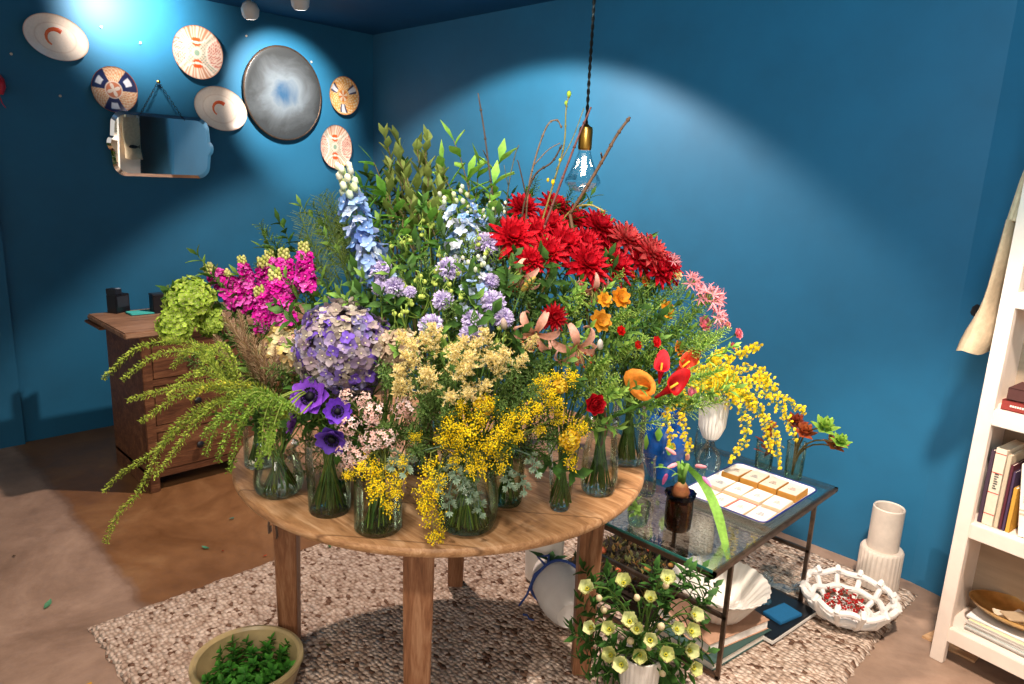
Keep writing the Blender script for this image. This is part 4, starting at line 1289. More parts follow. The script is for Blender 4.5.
# boxes and cards on the tray
for iy in range(3):
    for ix in range(4):
        if iy == 0 and ix == 0: continue
        x = -.112 + ix * .0745; y = -.135 + iy * .125
        tall = iy == 2
        h = .026 if tall else (.012 if iy else .007)
        p = tr0 + V((x, y, .003))
        t = thing('card_box', ('tan box with white label' if tall else 'white printed card packet') + ', %s row on the tray, %s' % (('front', 'middle', 'back')[iy], ('leftmost', 'second from left', 'third from left', 'rightmost')[ix]), 'box', p, 'boxes and cards on the tray', (0, 0, random.uniform(-.05, .05)))
        b = MB(); b.box((-.035, -.055, 0), (.035, .055, h), c=C('#b07c34') if tall else C('#c8b090'), bev=.001)
        part(b, 'box', M['paper'], t, False)
        b = MB(); b.box((-.0325, -.052, h), (.0325, .052, h + .001), c=C('#d8ccb8') if tall else C('#dcd6ce'), bev=0)
        part(b, 'label', M['paper'], t, False)
        b = MB()
        c = C(['#7a4a3a', '#58606a', '#907058', '#985058'][(ix * 3 + iy) % 4])
        for q in range(3):
            b.box((-.014 + q * .003, -.014 + q * .010, h + .001), (.014 - q * .004, -.011 + q * .010, h + .0016), c=c, bev=0)
        part(b, 'printing', M['paper'], t, False)
        if iy == 0 and ix in (1, 2):
            b = MB(); cc = C(('#e88038', '#d8484c')[ix - 1])
            b.box((-.0345, .048, h + .001), (.0345, .054, h + .0016), c=cc, bev=0); b.box((-.0345, -.05, h + .001), (-.030, .048, h + .0016), c=cc, bev=0)
            part(b, 'coloured_edge', M['paper'], t, False)

def lathe_thing(name, label, cat, loc, prof, mat, pname='body', seg=40, fn=None, group=None, sx=1, sy=1):
    t = thing(name, label, cat, loc, group)
    b = MB(); b.lathe(prof, seg, fn=fn, sx=sx, sy=sy)
    part(b, pname, mat, t)
    return t
# fluted white goblet vase with clear glass foot
fv = V((-1.265, 2.42, ZT))
t = thing('fluted_vase', 'white fluted goblet vase on a clear glass foot, holding yellow orchids', 'vase', fv)
flu = lambda a, i: 1 + .05 * abs(sin(a * 11)) - .025
b = MB(); b.lathe([(0, .15), (.028, .152), (.036, .165), (.05, .20), (.054, .26), (.054, .31), (.050, .31), (.048, .2), (0, .19)], 132, fn=flu)
part(b, 'cup', M['ceramic'], t)
b = MB(); b.lathe([(0, .001), (.05, .001), (.052, .006), (.046, .03), (.05, .06), (.042, .095), (.022, .12), (.016, .135), (.026, .15), (0, .151)], 36)
part(b, 'foot', M['glass'], t)
# two dark vases with foliage, back right corner
for (x, y, lb, rr, hh) in ((-1.13, 2.62, 'dark glass vase with bronze leaves behind the tray', .035, .13), (-1.02, 2.65, 'smoky glass vase with red and lime succulent leaves behind the tray', .036, .15)):
    t = make_vase('tumbler', (x, y, ZT), rr, hh, lb, 'vase', 'greenglass', .5, name='dark_vase')
def plant_in(name, label, cat, loc, meshes, sz=1, group=None, rot=0):
    t = thing(name, label, cat, loc, group)
    for nm, me, mw in meshes:
        link(nm, me, t, mw)
    return t
RB0, RB1 = C('#5a2418'), C('#a8502c')
pr1 = mk_leafy(.12, .05, .026, 14, RB0, RB1, .5, -.3, C('#5a3a20'))
plant_in('bronze_leaves', 'bronze red leaf bunch in the dark glass vase behind the tray', 'plant', (-1.13, 2.62, ZT + .06), [(n_, m_, Matrix.Identity(4)) for n_, m_ in pr1])
ms = []
for dx, dy, dz, cc0, cc1, s in ((.10, .0, .16, '#5a8a2c', '#a8cc50', 1.6), (.03, 0, .12, '#8a3018', '#b86030', 1.4), (.14, .02, .10, '#7a4a20', '#c06a38', 1.4), (.17, -.02, .13, '#5a8a2c', '#9cc448', 1.2), (-.02, .03, .14, '#6a2a18', '#a04428', 1.4)):
    q = MB()
    for ly in range(3):
        for k in range(6):
            q.petal(RZ(k * 1.05 + ly * .5) @ T((0, .002, ly * .006)), .036 * (1 - .2 * ly), .018, C(cc0), C(cc1), curl=.4, bend=.2 + .5 * ly, cup=.3, nl=4, tip=.7)
    ms.append(('rosette', q.mesh('rosette', M['org']), T((dx, dy - .02, dz)) @ frame((.3, -.3, .8)) @ SC(s)))
q = MB()
for dx, dy, dz in ((.10, -.02, .16), (.03, -.02, .12), (.14, 0, .10), (.17, -.04, .13), (-.02, .01, .14)):
    q.tube(bez(V((0, 0, -.06)), V((0, 0, dz)), V((dx, dy, dz)), 6), .004, .003, 6, C('#6a5a30'))
ms.append(('stalks', q.mesh('stalks', M['org']), Matrix.Identity(4)))
plant_in('succulent', 'lime and rust coloured succulent leaning right out of a dark vase', 'plant', (-1.02, 2.64, ZT + .08), ms)
# oncidium orchids out of the goblet
def oncidium(label, pix, s0, s1, n=46, w=.035):
    top = fv + V((0, 0, .30))
    pts = crom([top + V((0, 0, -.02))] + path3(pix, s0, s1), 8)
    t = thing('orchid_spray', label, 'flower', top, 'yellow orchid sprays')
    b = MB(); b.tube([p - top for p in pts], .0018, .0009, 4, C('#7c9a3c'))
    f = MB()
    n = int(n * 1.7)
    for i in range(n):
        u = .22 + .78 * (i + random.random()) / n
        x = u * (len(pts) - 1); j = min(len(pts) - 2, int(x)); p = pts[j].lerp(pts[j + 1], x - j)
        off = V([random.uniform(-1, 1) for _ in range(3)]).normalized() * w * (1.15 - u * .6) * random.uniform(.3, 1)
        e = p + off
        b.tube([p - top, e - top], .0006, seg=3, c=C('#9ab040'), caps=False)
        Mx = T(e - top) @ frame(V([random.uniform(-1, 1) for _ in range(3)]) + (CAM - e).normalized())
        y0, y1 = jit(C('#f0c410'), .1), jit(C('#ffe628'), .1)
        f.petal(Mx, .009, .012, y0, y1, curl=-.3, bend=.2, nl=2, tip=.05)
        for a in (1.9, -1.9, 2.8):
            f.petal(Mx @ RZ(a), .006, .004, C('#c8981c'), y1, nl=2, bend=.1)
    part(b, 'stalk', M['org'], t); part(f, 'florets', M['org'], t)
OS = 2.55
for lb, pix, n in [
 ('yellow orchid spray rising highest behind the calla lilies', [(715,385),(728,360),(745,352),(758,345)], 50),
 ('yellow orchid spray leaning upper right', [(722,385),(745,368),(765,375),(775,392)], 50),
 ('yellow orchid spray reaching furthest right against the blue wall', [(730,388),(760,385),(785,400),(806,414)], 55),
 ('yellow orchid spray hanging over the succulent', [(735,395),(765,395),(785,415),(795,440)], 55),
 ('yellow orchid spray hanging right of the fluted vase to the tray', [(730,395),(755,405),(775,435),(778,470)], 60),
 ('yellow orchid spray hanging low left of the succulent', [(725,400),(745,415),(745,440),(728,462)], 55),
 ('yellow orchid spray dropping left beside the bulb vase', [(705,385),(690,395),(682,425),(690,455)], 65),
 ('yellow orchid spray dropping furthest left behind the table rim', [(700,385),(680,395),(668,415),(672,450)], 60),
 ('yellow orchid spray bunched above the fluted vase left', [(705,385),(698,370),(692,360),(700,352)], 60),
 ('yellow orchid spray bunched above the fluted vase middle', [(714,388),(720,375),(730,372),(735,385)], 60),
 ('yellow orchid spray bunched before the fluted vase', [(712,388),(722,380),(740,392),(752,405)], 60),
 ('yellow orchid spray tipping over the tray back edge', [(728,395),(748,400),(765,425),(770,450)], 50),
 ('yellow orchid spray filling the gap between the callas and the upright sprays', [(712,388),(705,375),(712,362),(728,356)], 60),
 ('yellow orchid spray fanning out level with the vase lip', [(716,390),(735,384),(752,378),(768,382)], 60),
 ('yellow orchid spray short and upright over the fluted vase', [(712,388),(712,372),(715,360),(722,350)], 60)]:
    hang = 'left' in lb and ('drop' in lb)
    n = int(n * (1.5 if 'bunched' in lb or 'short' in lb or 'highest' in lb else 1))
    oncidium(lb, pix, OS - .05, OS - (.25 if hang else .02), n)
# bulb vase with pink flowers
bv = V((-1.095, 1.935, ZT))
t = thing('bulb_vase', 'dark blue rimmed smoky glass bulb vase on the glass table', 'vase', bv)
b = MB(); b.lathe([(0, .001), (.038, .001), (.043, .008), (.045, .05), (.044, .10), (.034, .112), (.032, .112), (.041, .09), (.041, .012), (0, .011)], 36)
part(b, 'body', M['amberglass'], t)
b = MB(); b.lathe([(.034, .108), (.045, .112), (.051, .128), (.049, .129), (.038, .114)], 36, fn=lambda a, i: 1 + .04 * sin(a * 12))
part(b, 'collar', M['blueglass'], t)
pl = thing('flowering_bulb', 'brown bulb with pink hyacinth buds and one long drooping leaf', 'plant', bv + V((0, 0, .108)))
b = MB(); b.lathe([(0, 0, C('#6a3a20')), (.022, .004, C('#7a4828')), (.030, .022, C('#96603a')), (.022, .042, C('#8a5030')), (.013, .055, C('#a88050')), (0, .058, C('#a88050'))], 16)
part(b, 'bulb', M['org'], pl)
b = MB()
for dx, dy, h in ((-.012, 0, .12), (.010, -.004, .125), (.0, .01, .11)):
    b.tube([V((dx * .5, dy, .05)), V((dx, dy, .09)), V((dx * 1.8, dy * 1.5, h))], .0075, .006, 8, C('#4f7a30'), C('#86ae50'))
part(b, 'stalks', M['org'], pl)
b = MB()
for (x, y, z, d, c) in ((-.045, -.02, .075, (-.25, -.1, -1), '#e878b0'), (.06, .02, .09, (.8, .1, -.65), '#ea90c0'), (-.03, 0, .14, (-.8, -.1, .3), '#f0a8a8'), (.015, -.01, .14, (.3, -.4, .5), '#f0b8a8'), (.04, 0, .125, (.9, 0, .2), '#eea0a8'), (-.005, -.03, .125, (-.2, -.8, -.1), '#f2a8b0')):
    b.lathe([(0, 0, C(c)), (.006, .006, C(c)), (.0075, .02, C(c)), (.004, .038, C(c, 1.1)), (0, .044, C(c))], 8, mat=T((x, y, z)) @ frame(V(d)))
part(b, 'buds', M['org'], pl)
b = MB()
rl = bv + V((0, 0, .108))
lp = [V((.0, 0, .12)) + rl] + [onz(703, 484, .60) * 0 + depth(703, 484, 2.17), depth(716, 510, 2.1), depth(724, 540, 2.07), depth(731, 572, 2.05)]
lp = crom(lp, 6)
n_ = len(lp); side = V((.72, .69, 0))
rows = []; cs = []
for i, p in enumerate(lp):
    u = i / (n_ - 1); w = .016 * sin(pi * min(1, .15 + .85 * u) ** 1.0) ** .6 + .001
    rows.append([p - rl - side * w + V((0, 0, .003)), p - rl, p - rl + side * w + V((0, 0, .003))])
    cs.append([mixc(C('#5f9a34'), C('#a4d05c'), u)] * 3)
b.grid(rows, cs)
for a, ln in ((2.5, .12), (3.3, .11), (.6, .10)):
    b.petal(T((0, 0, .06)) @ RZ(a) , ln, .016, C('#4f8a30'), C('#8ab850'), curl=-1.3, bend=1.2, nl=6)
part(b, 'leaves', M['org'], pl)
# blue printed vase with green leaves, left of the bulb vase
bp = V((-1.375, 2.27, ZT))
t = lathe_thing('blue_vase', 'glossy blue rounded vase with green leaf pattern behind the wooden table', 'vase', bp, [(0, .001), (.05, .001), (.055, .01), (.085, .09), (.09, .15), (.07, .22), (.045, .25), (.05, .27), (.046, .27), (.04, .25), (0, .24)], plain('blue_glaze', C('#0f4c98'), .2, 0, .3, 14))
b = MB()
for a, z, s in ((-1.9, .12, 1), (-1.3, .17, .9), (-1.55, .07, .8), (-.8, .12, .9), (-2.4, .17, .8), (-1.1, .06, .7)):
    r = .092 if z > .08 else .080
    b.petal(RZ(a + pi / 2) @ T((0, -r - .001, z)) @ RXm(pi / 2) , .06 * s, .035 * s, C('#5f9a34'), C('#8fc24c'), nl=4, cup=-.2, tip=.8)
part(b, 'leaf_pattern', M['print'], t)
# small potted sprig in clear jar
jv = V((-1.14, 1.83, ZT))
make_vase('tumbler', (jv.x - .06, jv.y + .03, ZT), .036, .075, 'small clear jar with a light green sprig beside the bulb vase', 'jar', 'greenglass', .5, name='glass_jar')
ms = []
for (x, y, s, d) in ((-.06, .03, .8, (-.3, -.3, 1)), (-.05, .02, .8, (.1, -.7, .6)), (-.07, .03, .7, (-.8, -.2, .6))):
    for n_, m_ in mk_leafy(.10, .035, .017, 11, C('#4a7a2c'), C('#a4c864'), .3, -.5): ms.append((n_, m_, T((x, y, .04)) @ frame(V(d)) @ SC(s)))
plant_in('green_sprig', 'light green pointed leaf sprig in the small jar beside the bulb vase', 'plant', jv, ms)
# clear bottles near the goblet
for x, y, r, h, lb in ((-1.31, 2.07, .033, .15, 'clear glass jar standing between the blue vase and the tray'), (-1.37, 2.55, .03, .2, 'clear glass bottle at the back of the glass table')):
    make_vase('wideneck', (x, y, ZT), r, h, lb, 'vase', 'glass', .3)
for x, y, s, lb in ((-1.2, 2.16, 1, 'tiny white flower lying at the left tray edge'),):
    t = thing('white_blossom', lb, 'flower', (x, y, ZT + .012))
    for n_, m_ in mk_cosmos(C('#f0ead8'), C('#fffaf0'), .022): link(n_, m_, t, frame((.1, -.3, 1)))

# ------------------------------------------------------------------ under and beside the glass table
# planter tray of dried moss
pt = V((-1.40, 2.12, RZ0))
t = thing('planter_tray', 'shallow dark planter of dried moss and terracotta bits under the glass table', 'planter', pt)
b = MB()
b.box((-.22, -.14, 0), (.20, .30, .07), c=C('#2c241c'), bev=.01)
part(b, 'tray_body', M['paper'], t)
b = MB()
for i in range(520):
    x, y = random.uniform(-.20, .18), random.uniform(-.12, .28)
    c = jit(random.choice([C('#3c4420'), C('#2c2c14'), C('#5c5a28'), C('#6a4a24'), C('#8a7438'), C('#4a3018'), C('#1e2410')]), .3)
    b.dart((x, y, .065 + random.uniform(0, .02)), (random.uniform(-1, 1), random.uniform(-1, 1), random.uniform(.3, 1.4)), (0, 0, 1), random.uniform(.02, .04), .016, c)
for i in range(9):
    c = jit(random.choice([C('#c86848'), C('#b08040'), C('#c8a850')]), .2)
    b.ball((random.uniform(-.16, .15), random.uniform(-.1, .25), .09), random.uniform(.012, .02), c, .7, 5, 7)
part(b, 'moss', M['org'], t)
# white jug / cylinder
jc = V((-1.66, 1.93, RZ0))
t = lathe_thing('white_jug', 'tall white ceramic cylinder standing under the wooden table', 'vase', jc, [(0, .001), (.062, .001), (.072, .012), (.076, .12), (.078, .30), (.073, .30), (.070, .05), (0, .04)], M['ceramic'])
# wrapped bundle with ribbon
bc = V((-1.475, 1.81, RZ0))
t = thing('wrapped_bundle', 'white wrapped rounded bundle tied with blue ribbon behind the right table leg', 'parcel', bc, rot=(0, 0, radians(-35)))
b = MB(); rows = []
for i in range(15):
    u = i / 14; x = -.17 + .34 * u
    r = .093 * sin(pi * (.08 + .84 * u)) ** .45
    rows.append([V((x, r * 1.0 * cos(2 * pi * k / 28) * (1 + .02 * sin(5 * k)), .088 + r * .92 * sin(2 * pi * k / 28))) for k in range(28)])
b.grid(rows, (1, 1, 1), True); b.f.append(tuple(range(28))); b.f.append(tuple(range(14 * 28, 15 * 28)))
part(b, 'wrapping', M['paperwhite'], t)
b = MB()
for x in (-.03,):
    b.tube([V((x + .01 * sin(a * 3), .098 * cos(a), .088 + .092 * sin(a))) for a in [2 * pi * k / 30 for k in range(31)]], .0055, seg=6)
b.tube([V((-.03, -.05, .165)), V((-.02, -.09, .14)), V((.0, -.12, .07)), V((-.03, -.14, .01))], .005, .004, 6)
b.tube([V((-.03, -.05, .17)), V((-.07, -.07, .18)), V((-.06, -.03, .19)), V((-.03, -.04, .178))], .005, .005, 6)
part(b, 'ribbon', M['ribbon'], t)
b = MB()
for a, l_ in ((2.3, .1), (.3, .08), (1.2, .07)):
    b.petal(T((-.04, -.03, .178)) @ RZ(a), l_, .03, C('#1e3c20'), C('#3c6a34'), curl=-.4, bend=.3, nl=4)
part(b, 'leaves', M['org'], t)
rb = onz(527, 618, RZ0)
t = MB(); t.tube([V((-.02, 0, .004)), V((-.005, .006, .006)), V((.012, -.002, .004)), V((.03, .004, .004))], .004, .003, 6)
o = part(t, 'ribbon_scrap', M['ribbon'], None); o.location = rb; tag(o, 'short scrap of blue ribbon on the rug left of the right table leg', 'ribbon')

# books beneath the ruffled bowl
bkx, bky = -1.045, 2.14
def book(label, loc, rz, w, d, h, cover, page='#e6dfd2', title=None, spine=None, group=None, rot=None, extras=None):
    t = thing('book', label, 'book', loc, group, rot or (0, 0, rz))
    b = MB()
    b.box((-w / 2, -d / 2, 0), (w / 2, d / 2, .0025), c=C(cover), bev=.0008)
    b.box((-w / 2, -d / 2, h - .0025), (w / 2, d / 2, h), c=C(cover), bev=.0008)
    b.box((-w / 2, -d / 2, 0), (-w / 2 + .003, d / 2, h), c=C(spine or cover), bev=.0008)
    part(b, 'cover', M['paper'], t, False)
    b = MB()
    b.box((-w / 2 + .003, -d / 2 + .004, .0026), (w / 2 - .004, d / 2 - .004, h - .0026), c=C(page), bev=0)
    part(b, 'pages', M['paper'], t, False)
    return t
def letters(t, txt, size, mw, col, name='lettering'):
    cu = bpy.data.curves.new('t', 'FONT'); cu.body = txt; cu.size = size; cu.extrude = .0002; cu.align_x = 'CENTER'; cu.align_y = 'CENTER'
    ob = bpy.data.objects.new('t', cu); COL.objects.link(ob)
    dg = bpy.context.evaluated_depsgraph_get(); dg.update()
    me = bpy.data.meshes.new_from_object(ob.evaluated_get(dg))
    bpy.data.objects.remove(ob); bpy.data.curves.remove(cu)
    me.materials.clear()
    at = me.attributes.get('Col') or me.attributes.new('Col', 'FLOAT_COLOR', 'POINT')
    at.data.foreach_set('color', [x for _ in me.vertices for x in (*C(col), 1.)])
    me.materials.append(M['paper'])
    return link(name, me, t, mw)
t1 = book('dark green edged book, lowest under the ruffled bowl', (-1.02, 2.115, RZ0), radians(-8), .26, .33, .028, '#39504a', '#ddd8cc')
t2 = book('thick pale book with brown cover under the ruffled bowl', (-1.035, 2.14, RZ0 + .029), radians(-14), .25, .30, .036, '#b08a70', '#efe9df')
letters(t2, 'NTS', .022, T((-.03, -.151, .018)) @ RXm(pi / 2), '#202020')
# ruffled white bowl
bo = V((-1.025, 2.15, RZ0 + .066))
def fn(a, i): return 1 + (.014 * cos(a * 30) if i > 1 else 0)
t = thing('ruffled_bowl', 'white fluted ceramic bowl on books under the glass table', 'bowl', bo)
b = MB()
prof = [(0, .001), (.07, .001), (.085, .008), (.10, .03), (.128, .075), (.155, .115), (.168, .124), (.166, .130), (.150, .118), (.12, .075), (.09, .035), (.06, .016), (0, .014)]
b.lathe(prof, 176, fn=fn); part(b, 'bowl_body', M['ceramic'], t)
b = MB(); b.box((-.028, -.02, .0165), (.02, .012, .019), c=C('#c87068'), bev=.001)
o = part(b, 'red_label', M['paper'], t)
# black book with blue box and small glass
bk = thing('book', 'thin black glossy book on the rug right of the ruffled bowl', 'book', (-.915, 2.385, RZ0), None, (0, 0, radians(-6)))
b = MB(); b.box((-.09, -.16, 0), (.09, .14, .022), c=C('#14161a'), bev=.002); part(b, 'cover', M['print'], bk, False)
b = MB(); b.box((-.087, -.162, .004), (.0915, .138, .018), c=C('#d8d4cc'), bev=.001); part(b, 'pages', M['paper'], bk, False)
t = thing('blue_box', 'small teal blue card lying on the black book', 'card', (-.89, 2.385, RZ0 + .0225), None, (0, 0, radians(-14)))
b = MB(); b.box((-.035, -.06, 0), (.045, .06, .012), c=C('#1f5f88'), bev=.002); part(b, 'card', M['paper'], t, False)
t = thing('glass_candlestick', 'small clear glass candlestick beside the blue card', 'candlestick', (-.975, 2.42, RZ0 + .0225))
b = MB(); b.lathe([(0, 0), (.03, 0), (.03, .004), (.008, .012), (.008, .03), (.016, .04), (.007, .05), (.008, .08), (.02, .09), (.026, .105), (.02, .106), (0, .09)], 24); part(b, 'body', M['glass'], t)
t = thing('glass_dish', 'round clear glass dish behind the glass candlestick', 'dish', (-.98, 2.60, RZ0))
b = MB(); b.lathe([(0, 0), (.035, 0), (.05, .012), (.08, .03), (.082, .033), (.05, .018), (0, .01)], 36); part(b, 'body', M['tableglass'], t)
# coil basket with berries
kc = V((-.735, 2.60, RZ0))
t = thing('coil_basket', 'open white clay basket of coiled ropes on the rug corner', 'basket', kc)
b = MB(); R_ = .155
for (r, z, amp) in ((.09, .014, 0), (.158, .092, .005), (.13, .045, .004)):
    b.tube([V(((r + amp * sin(a * 7)) * cos(a), (r + amp * sin(a * 7)) * sin(a), z + amp * sin(a * 9))) for a in [2 * pi * k / 60 for k in range(61)]], .0115, seg=8)
part(b, 'rings', M['rope'], t)
b = MB()
for k in range(12):
    a = 2 * pi * k / 12 + .1
    b.tube([V((r * cos(a), r * sin(a), z)) for r, z in ((.075, .012), (.105, .016), (.132, .038), (.152, .07), (.168, .100), (.158, .112), (.145, .10))], .010, .011, 7)
part(b, 'ribs', M['rope'], t)
b = MB(); b.lathe([(0, .006), (.09, .006), (.1, .012), (.09, .016), (0, .014)], 30); part(b, 'base', M['rope'], t)
t = thing('red_berries', 'sprig of tiny red berries lying in the white coil basket', 'berries', kc + V((0, 0, .02)))
b = MB(); s = MB()
for i in range(150):
    a = random.uniform(0, 6.28); r = sqrt(random.random()) * .075
    p = V((cos(a) * r - .02, sin(a) * r, .012 + random.uniform(0, .035)))
    if random.random() < .7: b.ball(p, .0048, jit(C('#b81c14'), .2), 1, 4, 6)
    s.tube([p, p + V([random.uniform(-.025, .025) for _ in range(2)] + [random.uniform(-.01, .01)])], .0012, seg=3, c=C('#7a5030'))
part(b, 'berries', M['print'], t); part(s, 'twigs', M['org'], t)
# two tier white vase at the wall
wv = V((-.735, 2.93, RZ0))
rib = lambda a, i: 1 + (.03 * abs(sin(a * 14)) if i in (1, 2, 3, 4) else 0)
t = thing('stepped_vase', 'beige stepped cylinder vase with ribbed base by the blue wall', 'vase', wv)
b = MB(); b.lathe([(0, 0), (.072, 0), (.078, .004), (.078, .155), (.073, .162), (0, .162)], 112, fn=rib); part(b, 'ribbed_base', M['beigecer'], t)
b = MB(); b.lathe([(0, .16), (.058, .16), (.058, .335), (.055, .339), (.050, .335), (.048, .20), (0, .19)], 48); part(b, 'neck', M['beigecer'], t)
# hellebores in a fluted white vase, front
hv = V((-.985, 1.61, RZ0))
t = thing('fluted_pot', 'small white fluted vase on the rug right of the table leg', 'vase', hv)
b = MB(); b.lathe([(0, 0), (.045, 0), (.05, .01), (.055, .10), (.06, .19), (.054, .19), (.05, .03), (0, .02)], 96, fn=lambda a, i: 1 + .035 * abs(sin(a * 12))); part(b, 'pot', M['ceramic'], t)
def mk_hell(c0, c1, r=.026):
    b = MB()
    for k in range(5):
        b.petal(RZ(k * 2 * pi / 5) @ T((0, .002, 0)), r, r * 1.15, c0, c1, curl=.5, bend=.55, cup=.35, nl=4, tip=.15)
    s_ = MB()
    for k in range(9): s_.ball((.004 * cos(k * 2.4), .004 * sin(k * 2.4), .007), .0022, C('#c8c040'), 1.6)
    return [('petals', b.mesh('petals', M['org'])), ('centre', s_.mesh('centre', M['org']))]
HC = (C('#dfe0a8'), C('#eef0cc'), C('#c8cc84'))
hp = [(630,238),(690,232),(612,258),(655,275),(610,276)]
HE = [(588,590),(624,584),(665,588),(667,580),(650,600),(605,612),(592,628),(610,630),(637,600),(630,622),(637,630),(631,642),(650,640),(690,632),(660,628),(688,650),(665,655),(648,648),(693,616),(640,655),(600,600),(676,630),(612,655),(660,672),(622,664),(692,668)]
for i, (px, py) in enumerate(HE):
    p = depth(px, py, 1.75 + random.uniform(-.05, .04))
    d = (p - (hv + V((0, 0, .2)))); d = V((d.x, d.y, d.z + .02)).normalized()
    rel = ('left' if px < 630 else 'right' if px > 665 else 'middle')
    t = thing('hellebore', 'greenish white hellebore bloom at the bunch ' + rel + ' above the fluted pot', 'flower', p, 'hellebores in the fluted pot')
    FL.append((t, px, False))
    if 'hell' not in CACHE: CACHE['hell'] = [mk_hell(C('#b4bc6c'), C('#e4e4b0')), mk_hell(C('#a8b45c'), C('#dcdc98')), mk_bud(C('#a8b860'), C('#ecd8b0'), .024, .009)]
    for n_, m_ in CACHE['hell'][i % 3]: link(n_, m_, t, frame(d + (CAM - p).normalized() * .5 + V((0, 0, random.uniform(-.4, .4)))) @ SC(random.uniform(1.0, 1.3)))
    b = MB(); top = hv + V((random.uniform(-.02, .02), random.uniform(-.02, .02), .19))
    b.tube([q - p for q in bez(p, V((top.x, top.y, max(p.z, top.z) + .02)) * .6 + p * .4, top, 7) + [hv + V((0, 0, .03))]], .0025, .0025, 5, C('#5a7a34')); part(b, 'stem', M['org'], t)
for i in range(44):
    px, py = random.uniform(592, 700), random.uniform(588, 672)
    if i < 4: px, py = 640 + random.uniform(-20, 20), 668
    p = depth(px, py, 1.85 + random.uniform(-.04, .06)); top = hv + V((0, 0, .19))
    t = thing('hellebore_leaf', 'dark green leaf stem among the hellebores', 'foliage', p, 'hellebore leaf stems')
    d = (p - top) + V((0, 0, .03))
    if 'hl' not in CACHE: CACHE['hl'] = [mk_leafy(.07, .052, .024, 9, C('#1f4018'), C('#4a7a30'), .35, -.5) for _ in range(3)]
    for n_, m_ in random.choice(CACHE['hl']): link(n_, m_, t, frame(d) @ SC(1.0))
    b = MB(); b.tube([q - p for q in bez(p, V((top.x, top.y, max(p.z, top.z))) * .5 + p * .5, top, 5) + [hv + V((0, 0, .03))]], .002, .002, 4, C('#4a6a2c')); part(b, 'stem', M['org'], t)
# stoneware bowl with greens, front left
sb = V((-1.80, .785, RZ0))
t = bowl_ = thing('stoneware_bowl', 'deep tan stoneware bowl on the rug at the bottom left', 'bowl', sb)
b = MB(); b.lathe([(0, 0), (.08, 0), (.09, .004), (.125, .05), (.14, .10), (.144, .118), (.148, .124), (.146, .131), (.137, .133), (.130, .126), (.126, .10), (.10, .04), (0, .03)], 64); part(b, 'bowl_body', M['stone'], t); bowl_.scale = (1.08, 1.08, 1.0)
for i in range(20):
    a = i * 2.4; rr = .085 * sqrt((i + .5) / 20); x, y = rr * cos(a), rr * sin(a)
    q = sb + V((x, y, .05)); sx, sy = proj(q)
    t = thing('parsley_sprig', 'fresh green leafy sprig in the stoneware bowl', 'foliage', q, 'green sprigs in the stoneware bowl')
    FL.append((t, sx, False))
    for n_, m_ in mk_leafy(.075, .034, .020, 20, C('#245c1c'), C('#57a034'), .25, -.5): link(n_, m_, t, frame((x * 9, y * 9, 1.1)) @ SC(1.0))
# fallen leaves
for i, (px, py, c, c2, s, lb) in enumerate([(45,609,'#4f8a64','#6aa880',.045,'green leaf on the grey concrete at the left'), (209,549,'#3f7a5c','#5a9a78',.035,'green leaf on the brown floor before the rug'), (234,518,'#4a7a6a','#5c8c80',.028,'small grey green leaf on the floor below the cabinet'),
    (222,551,'#8a3018','#a04020',.018,'tiny red petal right of the green leaf'), (263,557,'#a84020','#c05030',.018,'tiny orange petal at the rug edge'), (330,548,'#3c6a3c','#5a8a4c',.03,'green leaf on the rug behind the left leg'), (332,646,'#4a3c20','#5c5c2c',.022,'small brown leaf on the rug right of the stoneware bowl'), (92,683,'#c8982c','#e0b440',.03,'yellow petal at the bottom left of the floor'), (13,556,'#5a4a38','#6a5a44',.02,'brown speck of leaf on the far left concrete')]):
    z0 = RZ0 if (px > 270 and i > 4 and px > 300) else .001
    p = onz(px, py, z0)
    b = MB(); b.petal(RZ(i * 1.3 + .9), s, s * .5, C(c), C(c2), curl=.4, bend=-.05, cup=.15, nl=4, tip=.7)
    o = part(b, 'fallen_leaf' if 'leaf' in lb else 'fallen_petal', M['org'], None); o.location = p + V((0, 0, .003)); tag(o, lb, 'leaf' if 'leaf' in lb else 'petal')

# ------------------------------------------------------------------ cabinet on the left
cb = V((-3.69, 1.5, 0))
t = thing('wooden_cabinet', 'old dark wooden chest of drawers against the left blue wall', 'cabinet', cb)
x0, x1, y0, y1, ht = -.25, .26, -.44, .50, .775
b = MB()
b.box((x0, y0, .0), (x1 - .02, y0 + .03, ht), bev=.003); b.box((x0, y1 - .03, 0), (x1 - .02, y1, ht), bev=.003)
b.box((x0, y0 + .03, .07), (x0 + .02, y1 - .03, ht), bev=.002); b.box((x0, y0, .08), (x1 - .02, y1, .10), bev=.002)
part(b, 'carcass', M['cabw'], t, False)
b = MB()
for yy in (y0, y1 - .045): b.box((x1 - .03, yy, 0), (x1, yy + .045, ht), bev=.003)
for zz in (.07, .30, .53, .745): b.box((x1 - .03, y0 + .04, zz), (x1 - .004, y1 - .04, zz + .03), bev=.002)
part(b, 'face_frame', M['cabw'], t, False)
for zz in (.10, .33, .56):
    b = MB(); b.box((x1 - .028, y0 + .048, zz + .003), (x1 - .008, y1 - .048, zz + (.197 if zz < .5 else .183)), bev=.004)
    dr = part(b, 'drawer', M['cabw'], t, False)
    for yy in (y0 + .24, y1 - .24):
        b = MB(); b.lathe([(0, 0), (.008, 0), (.007, .012), (.017, .02), (.018, .026), (.01, .032), (0, .033)], 16, mat=T((x1 - .008, yy, zz + .10)) @ RYm(pi / 2)); part(b, 'knob', M['dark'], dr)
b = MB(); b.box((x0 - .03, y0 - .07, ht), (x1 + .02, y1 + .04, ht + .03), bev=.006); part(b, 'cabinet_top', M['cabtop'], t, False)
